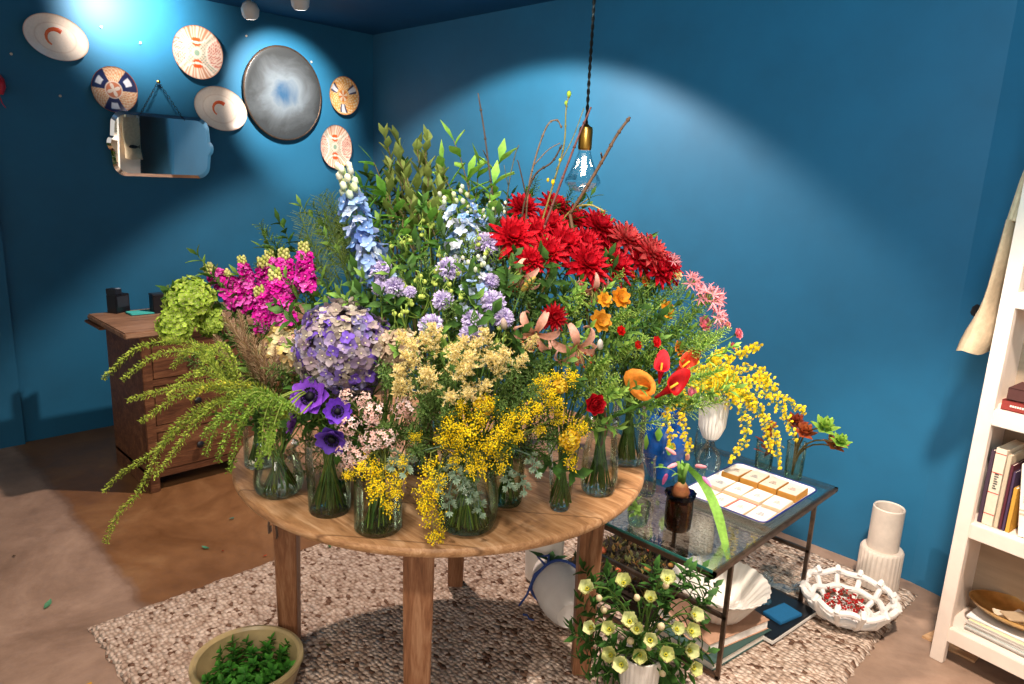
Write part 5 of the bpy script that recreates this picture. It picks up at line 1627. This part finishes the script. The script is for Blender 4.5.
b = MB(); b.box((x0 - .03, y0 - .085, ht - .012), (x1 - .30, y0 - .045, ht + .002), bev=.004); part(b, 'cleat', M['cabw'], t, False)
ct = ht + .0305
def bxthing(name, label, cat, loc, parts_, rz=0):
    t = thing(name, label, cat, loc, None, (0, 0, rz))
    for nm, lo, hi, c, mt_ in parts_:
        b = MB(); b.box(lo, hi, c=C(c), bev=.003); part(b, nm, M[mt_], t, False)
    return t
bxthing('card_reader', 'black upright device with grey screen at the left end of the cabinet', 'device', onz(119, 312, ct), [('body', (-.03, -.045, 0), (.03, .045, .095), '#14161c', 'print'), ('head', (-.03, -.045, .095), (.03, 0, .125), '#1c2028', 'print'), ('screen', (.0302, -.035, .03), (.031, .035, .085), '#2a3038', 'print'), ('grey_panel', (.01, -.03, .1255), (.03, -.005, .127), '#9aa4b4', 'print')], .5)
bxthing('black_dispenser', 'small black holder beside the green snowball viburnum on the cabinet', 'device', onz(162, 312, ct), [('body', (-.03, -.05, 0), (.03, .05, .09), '#12141a', 'print'), ('lid', (-.032, -.052, .09), (.032, .052, .1), '#20242c', 'print')])
bxthing('notepad', 'flat turquoise pad lying on the cabinet between the black devices', 'notepad', onz(143, 313, ct), [('pad', (-.05, -.07, 0), (.05, .06, .008), '#48b8b0', 'paper'), ('backing', (-.052, -.072, -.0), (.052, .062, .002), '#2c3c48', 'paper')])

# ------------------------------------------------------------------ plates and mirrors on the left wall
def wallpt(px, py, off=.012): 
    p = onax(px, py, 0, XL); return V((XL + off, p.y, p.z))
# local frame on the wall: x = along the wall (+y world), y = up, z = out (+x world)
WM = Matrix(((0, 0, 1, 0), (1, 0, 0, 0), (0, 1, 0, 0), (0, 0, 0, 1)))
def plate(label, px, py, ru, rv, colfn, rot=0, shrimp=None, name='wall_plate', deep=.018):
    p = wallpt(px, py)
    t = thing(name, label, 'plate', p, 'decorative plates on the wall')
    b = MB(); nr, ns = 22, 96
    rows = []; cs = []
    for i in range(nr + 1):
        u = i / nr
        z = deep * (max(0, (u - .62) / .38)) ** 1.3 + (.002 if u > .97 else 0)
        row = []; cc = []
        for k in range(ns):
            a = 2 * pi * k / ns
            row.append(V((ru * u * cos(a), rv * u * sin(a), z + .002))); cc.append(colfn(u, a))
        rows.append(row); cs.append(cc)
    b.grid(rows, cs, True)
    bk = MB(); bk.lathe([(ru * .55, -.008), (ru * .6, -.006), (ru * .98, deep - .002), (ru, deep + .003)], 64, C('#c8bcae'), sy=rv / ru)
    mw = WM @ RZ(rot)
    part(b, 'face', M['print'], t, True, mw); part(bk, 'back', M['print'], t, True, mw.copy())
    if shrimp:
        sz, ang = shrimp
        b = MB()
        pts = [V((sz * cos(a), sz * .95 * sin(a), .004)) for a in [radians(60 + q * 24) for q in range(9)]]
        b.tube(pts, sz * .30, sz * .10, 8, C('#d8501c'), C('#e87840'))
        for q in range(5):
            pp = pts[q + 2]; b.tube([pp, pp * .55], .0015, seg=3, c=C('#d86030'))
        b.tube([pts[0], pts[0] + V((sz * .8, sz * .25, 0)), pts[0] + V((sz * 1.2, -.1 * sz, 0))], .0018, seg=4, c=C('#d05020'))
        b.tube([pts[0], pts[0] + V((sz * .5, sz * .5, 0))], .0018, seg=4, c=C('#d05020'))
        for q in (-.4, .1): b.petal(T(pts[-1]) @ RZ(q - .9), sz * .5, sz * .35, C('#d8501c'), C('#e87840'), nl=2)
        part(b, 'shrimp_painting', M['print'], t, True, (WM @ RZ(rot)) @ SC(1, 1, .35))
    return t
CR, NV, OR_, GR_ = C('#ead8c4'), C('#222c58'), C('#d85a2a'), C('#7a9a78')
def f_cream(u, a): return C('#c8a080') if u > .97 else (C('#e0ccb8') if .62 < u < .66 else C('#efe0cf'))
def f_imari(u, a):
    s = (a / (2 * pi) * 6) % 1; k = int(a / (2 * pi) * 6)
    if u > .97: return C('#b06030')
    if u < .34: return C('#e8d8c8') if (sin(a * 4) * .12 + .2 > u) else C('#c87a58')
    if u < .40: return C('#e8d8c8')
    if k % 2 == 0:
        return NV if not (.25 < s < .75 and .55 < u < .85) else C('#dfe2ea')
    return C('#d89a70') if (sin(a * 30) * sin(u * 40) > .0) else C('#e8cfae')
def f_medal(u, a):
    x, y = u * cos(a), u * sin(a)
    if u > .96: return C('#b07050')
    if u < .13: return C('#8aa890')
    if u < .19: return CR
    lens = abs(hypot(abs(x) - 1.0, y) - .62)
    lens2 = abs(hypot(x, abs(y) - 1.0) - .62)
    if min(lens, lens2) < .035: return C('#f0e4d4')
    if .26 < abs(y) < .58 and abs(x) < .26 - abs(abs(y) - .42): return C('#e8571c')
    if hypot(abs(x) - 1.0, y) < .62: return C('#c9786a') if sin(x * 50) * sin(y * 50) > .1 else C('#ead0bc')
    if hypot(x, abs(y) - 1.0) < .62: return C('#c48a68') if sin(a * 40) > 0 else C('#ecd8c4')
    return C('#93a48c') if sin(x * 44) * sin(y * 44) > .15 else C('#e6cdb8')
def f_small(u, a):
    s = (a / (2 * pi) * 6) % 1; k = int(a / (2 * pi) * 6)
    if u > .96: return C('#a85a30')
    if u < .3: return C('#dcc8b0') if sin(a * 5) > 0 else C('#c87838')
    if k % 2 == 0 and .45 < u < .88 and .2 < s < .8: return NV if abs(s - .5) > .18 else C('#d8dce4')
    return C('#e0a050') if sin(a * 22) * sin(u * 30) > -.2 else C('#eed8b0')
plate('cream oval platter with an orange shrimp, highest on the left wall', 55, 38, .15, .112, f_cream, radians(-10), (.044, 0), 'wall_platter')
plate('round plate with navy and rust segments between the platter and the hanging mirror', 113, 90, .118, .122, f_imari)
plate('round patterned plate with two orange medallions left of the large round mirror', 196, 53, .148, .150, f_medal)
plate('cream oval plate with an orange curled shrimp above the hanging mirror', 219, 109, .165, .128, f_cream, radians(-12), (.042, .5), 'wall_platter')
plate('small plate with ochre and navy pattern, upper of the right pair', 342, 96, .118, .128, f_small)
plate('small plate with two orange medallions, lower of the right pair', 334, 147, .125, .148, f_medal)
# large round antique mirror
p = wallpt(282, 94)
t = thing('round_mirror', 'large round tarnished silver mirror on the left wall', 'mirror', p)
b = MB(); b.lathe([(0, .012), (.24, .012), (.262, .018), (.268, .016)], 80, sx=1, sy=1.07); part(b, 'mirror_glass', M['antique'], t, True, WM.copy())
b = MB(); b.tube([V((.27 * cos(a), .289 * sin(a), .012)) for a in [2 * pi * k / 80 for k in range(81)]], .007, seg=8); part(b, 'rim', M['iron'], t, True, WM.copy())
# bevelled hanging mirror
p = wallpt(161, 146, .014)
t = thing('hanging_mirror', 'wide mirror with scalloped corners hanging from a dark chain', 'mirror', p)
def mirror_outline(w, h):
    pts = []
    def arc(cx, cy, r, a0, a1, n=6):
        for k in range(n + 1):
            a = radians(a0 + (a1 - a0) * k / n); pts.append((cx + r * cos(a), cy + r * sin(a)))
    arc(w - .055, 0.0, .055, -50, 50); arc(w - .10, h - .075, .075, 10, 80)
    arc(-w + .10, h - .075, .075, 100, 170); arc(-w + .055, 0, .055, 130, 230)
    arc(-w + .10, -h + .075, .075, 190, 260); arc(w - .10, -h + .075, .075, 280, 350)
    return pts
o1 = mirror_outline(.300, .180)
tilt = WM @ RXm(radians(3.8))
b = MB(); n = len(o1)
ins = [(x * .93, y * .90) for x, y in o1]
b.add([V((x, y, .008)) for x, y in ins], [tuple(range(n))], (1, 1, 1)); part(b, 'mirror_glass', M['mirror'], t, False, tilt @ T((0, 0, .012)))
b = MB(); b.grid([[V((x, y, .008)) for x, y in ins], [V((x, y, .003)) for x, y in o1], [V((x, y, 0)) for x, y in o1]], (1, 1, 1), True); part(b, 'bevel', M['mirror'], t, False, tilt @ T((0, 0, .012)))
nl = wallpt(157, 82, .02) - p
b = MB()
for sx in (-1, 1):
    e = V((.02, .0, 0)); q0 = V((nl.x, nl.y, nl.z)); q1 = V((.03, sx * .125, .155))
    for k in range(14):
        m_ = q0.lerp(q1, (k + .5) / 14); d = (q1 - q0).normalized()
        Mx = T(m_) @ frame(d) @ RZ(k % 2 * pi / 2)
        b.tube([Mx @ V((.005 * cos(a), 0, .011 * sin(a))) for a in [2 * pi * j / 10 for j in range(11)]], .0014, seg=4, caps=False)
part(b, 'chain', M['chain'], t)
b = MB(); b.lathe([(0, 0), (.009, 0), (.01, .004), (0, .01)], 12, mat=T(nl) @ RYm(pi / 2)); part(b, 'nail', M['brass'], t)
# bare nails
for i, (px, py, lb) in enumerate([(11,54,'bare nail left of the oval platter'),(60,96,'bare nail left of the segmented plate'),(101,27,'bare nail in the bright light pool'),(140,43,'bare nail left of the medallion plate'),(246,36,'bare nail between the medallion plate and round mirror'),(311,62,'bare nail right of the round mirror')]):
    p = wallpt(px, py, 0)
    b = MB(); b.lathe([(0, .012), (.0065, .011), (.0065, .008), (.002, .007), (.002, 0)], 10, mat=WM @ T((0, 0, -.004))); o = part(b, 'nail', M['cream'], None); o.location = p; tag(o, lb, 'nail')
# red hanging ornament at the left edge of the wall
p = wallpt(-3, 85, .02)
t = thing('red_ornament', 'red hanging ornament cut by the left edge of the photo', 'ornament', p)
b = MB(); b.lathe([(0, -.05), (.02, -.045), (.034, -.01), (.03, .03), (.012, .055), (0, .06)], 16, C('#c01828')); part(b, 'body', M['print'], t)
b = MB(); b.tube([V((0, 0, -.05)), V((.004, .01, -.09)), V((.006, .022, -.11))], .003, .002, 5, C('#b01828')); part(b, 'tassel', M['print'], t)

# ------------------------------------------------------------------ bookshelf
ang = radians(-9)
SO = V((-.450, 2.60, 0))
SM = T(SO) @ RZ(ang)
t = thing('bookshelf', 'tall white painted bookshelf at the right edge', 'bookshelf', SO, None, (0, 0, ang))
SW, SD, SH = .95, .22, 2.1
b = MB()
b.box((0, 0, 0), (.042, .03, SH), bev=.002); part(b, 'front_post', M['white'], t, False)
b = MB(); b.box((SW - .05, 0, 0), (SW, .03, SH), bev=.002); part(b, 'front_post', M['white'], t, False)
b = MB(); b.box((0.0, .03, .06), (.018, SD, SH), bev=.001); part(b, 'side_panel', M['white'], t, False)
b = MB(); b.box((SW - .018, .03, .06), (SW, SD, SH), bev=.001); part(b, 'side_panel', M['white'], t, False)
b = MB(); b.box((.018, SD - .01, .06), (SW - .018, SD, SH), bev=0); part(b, 'back_panel', M['shelfin'], t, False)
SZ = (.135, .522, .912, 1.287, 1.70, 2.08)
for z in SZ:
    b = MB(); b.box((.018, .004, z - .05), (SW - .02, .03, z), bev=.002); b.box((.018, .03, z - .018), (SW - .02, SD - .01, z), bev=.001)
    part(b, 'shelf', M['white'], t, False)
def sp(x, y, z): return SM @ V((x, y, z))
def sbook(label, x, h, w, d, cover, lean=0, y=.04, z=SZ[1], group='books standing on the middle shelf', bands=None, txt=None, tcol='#303030'):
    """upright book, spine to the front"""
    t = thing('book', label, 'book', sp(x, y, z + .0015), group, (0, radians(lean), ang))
    b = MB()
    b.box((0, 0, 0), (w, .002, h), c=C(cover), bev=.0006); b.box((0, 0, 0), (.002, d, h), c=C(cover), bev=.0006); b.box((w - .002, 0, 0), (w, d, h), c=C(cover), bev=.0006)
    part(b, 'cover', M['paper'], t, False)
    b = MB(); b.box((.002, .002, .003), (w - .002, d - .003, h - .004), c=C('#d8cab4'), bev=0); part(b, 'pages', M['paper'], t, False)
    if bands:
        b = MB()
        for z0, z1, c in bands: b.box((.0004, -.0006, h * z0), (w - .0004, .0, h * z1), c=C(c), bev=0)
        part(b, 'spine_bands', M['paper'], t, False)
    if txt:                       # print too small to read: a column of short strokes
        b = MB()
        for q in range(txt):
            zz = h * .48 + q * .008
            b.box((w * .32, -.0012, zz), (w * (.68 - .12 * (q % 3 == 1)), -.0006, zz + .004), c=C(tcol), bev=0)
        part(b, 'spine_lettering', M['paper'], t, False)
    return t
sbook('thin dark book first at the left on the middle shelf', .045, .25, .012, .15, '#4a3844')
sbook('cream book with red bands on its spine', .058, .262, .032, .16, '#e0d0b8', 0, bands=[(.93, .94, '#c03828'), (.68, .69, '#c03828'), (.42, .43, '#c03828'), (.14, .15, '#c03828')], txt=7, tcol='#4a4a44')
sbook('beige book right of the red banded book', .092, .25, .013, .16, '#c8b498')
sbook('thin maroon book right of the beige book', .106, .22, .009, .15, '#5c2c34')
sbook('thin dark purple book before the yellow one', .116, .20, .008, .15, '#4a3850')
sbook('short mustard yellow book', .126, .15, .012, .13, '#c8963c')
sbook('thick cream book leaning left against its neighbours', .162, .235, .034, .17, '#efe4d2', -7, bands=[(.30, .33, '#c8b8a0'), (.36, .38, '#c8b8a0')], txt=5, tcol='#b0a48c')
sbook('pink red book right of the leaning cream book', .200, .185, .018, .15, '#d0506a', -3, txt=9, tcol='#f0d0d0')
sbook('orange red book nearest the right frame edge', .222, .225, .020, .15, '#d8542c', -2)
sbook('dark blue book beyond the orange one', .246, .21, .028, .15, '#2c3c5c')
sbook('tan book beyond the dark blue one', .278, .2, .026, .15, '#a88c68')
# lying books on the third shelf
for i, (w, h, c, lb, txt) in enumerate(((.20, .032, '#84342e', 'brick red book lying flat on the upper shelf', 1), (.18, .038, '#50302c', 'dark brown book lying on top of the brick red one', None))):
    z = SZ[2] + .0015 + (.035 if i else 0)
    t = thing('book', lb, 'book', sp(.048 + .01 * i, .035, z), 'books lying on the upper shelf', (0, 0, ang + (.05 if i else 0)))
    b = MB(); b.box((0, 0, 0), (w, .13, .003), c=C(c), bev=.0006); b.box((0, 0, h - .003), (w, .13, h), c=C(c), bev=.0006); b.box((0, 0, 0), (w, .003, h), c=C(c), bev=.0006); part(b, 'cover', M['paper'], t, False)
    b = MB(); b.box((.003, .003, .003), (w - .003, .127, h - .003), c=C('#d8cab4'), bev=0); part(b, 'pages', M['paper'], t, False)
    if txt:
        b = MB()
        for q in range(9): b.box((.024 + q * .0065, -.0007, h * .42), (.0285 + q * .0065, 0, h * .42 + .006), c=C('#f0e0d0'), bev=0)
        part(b, 'spine_lettering', M['paper'], t, False)
# magazines and gold bowl on the lowest shelf
for i in range(6):
    c = ['#d8d4cc', '#b8c0b8', '#e8e4dc', '#c8bcae', '#dcd8a8', '#ece8e2'][i]
    t = thing('magazine', ['lowest pale magazine of the stack on the bottom shelf', 'grey green magazine second from the stack bottom', 'white magazine third from the stack bottom', 'beige magazine in the upper half of the stack', 'yellow edged magazine just under the top one', 'white magazine on top of the stack under the gold bowl'][i], 'magazine', sp(.068 + random.uniform(0, .012), .038 + random.uniform(0, .01), SZ[0] + .0015 + i * .0085), 'magazines on the bottom shelf', (0, 0, ang + random.uniform(-.03, .03)))
    b = MB(); b.box((0, 0, 0), (.30, .15, .008), c=C(c), bev=.001); part(b, 'cover', M['paper'], t, False)
    b = MB(); b.box((-.0006, -.0006, .0015), (.299, .149, .0065), c=C('#c8c4bc'), bev=0); part(b, 'pages', M['paper'], t, False)
gb = sp(.19, .125, SZ[0] + .0545)
t = thing('gold_bowl', 'wide shallow gold metal bowl on the magazines', 'bowl', gb)
b = MB(); b.lathe([(0, 0), (.03, 0), (.06, .012), (.095, .035), (.108, .052), (.105, .053), (.09, .036), (.055, .016), (0, .006)], 56, sx=1.35, sy=.88); part(b, 'bowl_body', M['gold'], t)
for i, (dx, dy, rz, c) in enumerate(((-.02, .0, .4, '#d8c8b0'), (.03, .01, -.3, '#e8e0d4'), (.0, -.01, .9, '#b8a080'))):
    t = thing('cellophane_packet', 'clear wrapped packet in the gold bowl, ' + ['at the left', 'at the right', 'across the middle'][i], 'packet', gb + V((dx, dy, .014 + .009 * i)), 'packets in the gold bowl', (0.1, .1, rz))
    b = MB(); b.box((-.05, -.025, 0), (.05, .025, .006), c=C(c), bev=.002); part(b, 'packet', M['print'], t, False)
# pale board under the shelf
bd = onz(938, 643, 0)
t = MB(); t.poly([(-.08, -.05), (.09, -.07), (.10, .10), (-.02, .16)], .008, c=(1, 1, 1)); o = part(t, 'wood_offcut', M['board'], None, False); o.location = (bd.x + .03, bd.y + .04, .0005); tag(o, 'pale wooden offcut on the floor under the bookshelf foot', 'board')
# fix: raise the shelf post onto the board is not needed, the post stands in front of it
# tote bag hanging on the shelf side, fish print facing left
tg = SM @ V((-.004, .11, 0))
t = thing('tote_bag', 'canvas tote bag with black fish print hanging on the bookshelf side', 'bag', (tg.x, tg.y, 0), None, (0, 0, ang))
b = MB(); rows = []
Wt = .085
for i in range(13):
    u = i / 12; z = 1.50 - .43 * u
    bulge = .010 + .035 * u ** 1.5 + (.018 * sin(u * 9) * u)
    row = []
    for k in range(20):
        a = 2 * pi * k / 20
        thick = bulge * (1 - .15 * u)
        row.append(V((-.03 - .05 * u ** 2 - thick * cos(a) * .9, (Wt + .006 * sin(u * 6)) * sin(a) * (1 + .12 * u), z + .006 * sin(a * 3) * u)))
    rows.append(row)
b.grid(rows, (1, 1, 1), True); b.f.append(tuple(range(12 * 20, 13 * 20)))
part(b, 'bag_body', M['canvas'], t)
b = MB()
for sx, off in ((-.006, -.0), (-.045, -.012)):
    b.tube([V((off - .02, -.055, 1.495)), V((-.012 + off, -.035, 1.62)), V((-.006, 0, 1.78)), V((-.012 + off, .035, 1.62)), V((off - .02, .055, 1.495))], .008, seg=6)
part(b, 'handles', M['canvas'], t)
b = MB()
fish = [(-.06, 0), (-.045, .016), (-.01, .022), (.025, .012), (.045, .004), (.06, .022), (.058, 0), (.062, -.02), (.045, -.006), (.01, -.02), (-.03, -.018), (-.052, -.01)]
b.poly([(y, z) for y, z in fish], .002, T((-.088, 0, 1.20)) @ RYm(-radians(8)) @ Matrix(((0, 0, -1, 0), (1, 0, 0, 0), (0, 1, 0, 0), (0, 0, 0, 1))), C('#1c1c20'))
part(b, 'fish_print', M['paper'], t, False)
hkm = MB(); hkm.tube([V((0, .0, 1.785)), V((-.02, 0, 1.78)), V((-.025, 0, 1.80))], .004, seg=6); part(hkm, 'hook', M['iron'], t)

# ------------------------------------------------------------------ pendant lamp and ceiling spots
dl = ray(583, 160); pb = CAM + ray(584, 160) * 2.2
t = thing('pendant_lamp', 'bare clear bulb pendant with brass socket on a twisted dark cord', 'lamp', (pb.x, pb.y, pb.z))
b = MB()
zc = H - pb.z
for ph in (0, pi):
    b.tube([V((.0028 * cos(k * .9 + ph) + .0, .0028 * sin(k * .9 + ph), .105 + (zc - .105) * k / 120)) for k in range(121)], .0028, seg=5)
part(b, 'cord', M['chain'], t)
b = MB(); b.lathe([(0, .108), (.006, .108), (.010, .103), (.020, .097), (.0215, .09), (.0215, .036), (.0195, .03), (0, .03)], 24); part(b, 'socket', M['brass'], t)
b = MB(); b.lathe([(.017, .032), (.020, .02), (.030, -.01), (.046, -.045), (.056, -.062), (.056, -.068), (.046, -.082), (.024, -.096), (0, -.1)], 10); o = part(b, 'bulb', M['bulbglass'], t, False)
b = MB(); b.tube([V((.007 * cos(k * .7), .007 * sin(k * .7), .01 - .058 * k / 60)) for k in range(61)], .0012, seg=6); part(b, 'filament', M['emit'], t)
b = MB(); b.lathe([(0, zc), (.04, zc), (.04, zc - .02), (.006, zc - .03), (0, zc - .03)], 24); part(b, 'ceiling_rose', M['brass'], t)
for px, py, zz, lb in ((250, 9, 2.43, 'small round ceiling spotlight left of the room corner'), (300, -1, 2.44, 'small ceiling spotlight cut by the top edge of the photo')):
    p = onz(px, py, zz)
    t = thing('ceiling_spotlight', lb, 'spotlight', p, 'ceiling spotlights')
    b = MB(); b.lathe([(0, -.05), (.034, -.05), (.045, -.035), (.05, .0), (.036, .03), (.012, .045), (0, .045)], 24, mat=frame((.3, -.2, 1))); part(b, 'head', M['ceramic'], t)
    b = MB(); b.lathe([(0, -.0515), (.03, -.0515), (.03, -.050), (0, -.05)], 20, mat=frame((.3, -.2, 1))); part(b, 'lens', M['lampglow'], t)
    b = MB(); b.tube([V((0, 0, .03)), V((0, 0, H - zz))], .006, seg=8); part(b, 'stalk', M['iron'], t)

# ------------------------------------------------------------------ light
def light(kind, name, loc, energy, color=(1, 1, 1), target=None, size=.1, angle=60, blend=.3, size_y=None):
    ld = bpy.data.lights.new(name, kind); ld.energy = energy; ld.color = color
    o = bpy.data.objects.new(name, ld); COL.objects.link(o); o.location = loc
    if kind == 'SPOT': ld.spot_size = radians(angle); ld.spot_blend = blend; ld.shadow_soft_size = size
    elif kind == 'AREA':
        ld.size = size
        if size_y: ld.shape = 'RECTANGLE'; ld.size_y = size_y
    else: ld.shadow_soft_size = size
    if target is not None: o.rotation_euler = (V(target) - V(loc)).to_track_quat('-Z', 'Y').to_euler()
    return o
w = bpy.data.worlds.new('world'); sc.world = w; w.use_nodes = True
w.node_tree.nodes['Background'].inputs[0].default_value = (1, .93, .86, 1)
w.node_tree.nodes['Background'].inputs[1].default_value = .7
light('SPOT', 'overhead_fill', (-1.1, .8, 2.46), 205, (1, .87, .75), (-1.2, .9, 0), .45, 118, 1)  # added soft fill from overhead, no fixture there; lifts floor and table
light('SPOT', 'flower_spot', (-.35, .15, 2.42), 120, (1, .93, .85), (-1.5, 1.3, 1.05), .06, 52, .6)
light('SPOT', 'back_wall_spot', (-2.6, 1.9, 2.42), 240, (1, .80, .70), (-2.70, 2.24, 1.5), .03, 121, .2)
light('SPOT', 'plate_spot_mirror', (-3.75, 2.1, 2.47), 190, (1, .88, .80), onax(284, 96, 0, XL), .02, 54, .7)
light('SPOT', 'plate_spot_left', (-4.1, 1.38, 2.47), 110, (1, .88, .80), onax(130, 8, 0, XL), .02, 100, 1)
light('SPOT', 'rug_spot', (-.2, 1.5, 2.45), 380, (1, .86, .75), (-.5, 2.25, 0), .08, 66, .6)
light('SPOT', 'front_spot', (-.9, -.4, 2.45), 75, (1, .85, .72), (-2.4, .6, 0), .1, 72, .9)
light('SPOT', 'low_side_fill', (.9, -1.5, 1.75), 60, (1, .84, .72), (-1.75, 1.15, 0), .3, 34, 1)  # added lamp out of view, brightens the rug beneath the table
light('SPOT', 'upper_wall_fill', (-.1, .5, 2.1), 190, (.66, .92, 1), (-1.0, 3.09, 2.2), .3, 95, .9)  # added unseen lamp, cool tint, lifts the upper back wall
light('SPOT', 'room_fill', (1.1, -1.4, 2.3), 230, (1, .89, .79), (-1.1, 1.5, .3), .9, 52, .8)  # added fill behind the camera for the bouquet front and rug
light('POINT', 'pendant_glow', (pb.x, pb.y, pb.z - .03), 1.5, (1, .8, .55), None, .03)
sc.view_settings.view_transform = 'Standard'
sc.view_settings.look = 'None'
sc.view_settings.exposure = 0
sc.cycles.transparent_max_bounces = 24
sc.cycles.max_bounces = 8

# ------------------------------------------------------------------ labels that would read the same get told apart
from collections import defaultdict
grp = defaultdict(list)
for o, x, fixed in FL:
    if not fixed: grp[o['label']].append((x, o))
ORD = ['first', 'second', 'third', 'fourth', 'fifth', 'sixth', 'seventh', 'eighth', 'ninth', 'tenth']
for lb, L_ in grp.items():
    if 1 < len(L_) <= 10 and 'between the blooms' not in lb and 'leaf stem among' not in lb:
        L_.sort(key=lambda q: q[0])
        for i, (x, o) in enumerate(L_): o['label'] = lb + ', ' + ORD[i] + ' from left'
    elif 10 < len(L_) and 'group' in L_[0][1]:
        pass
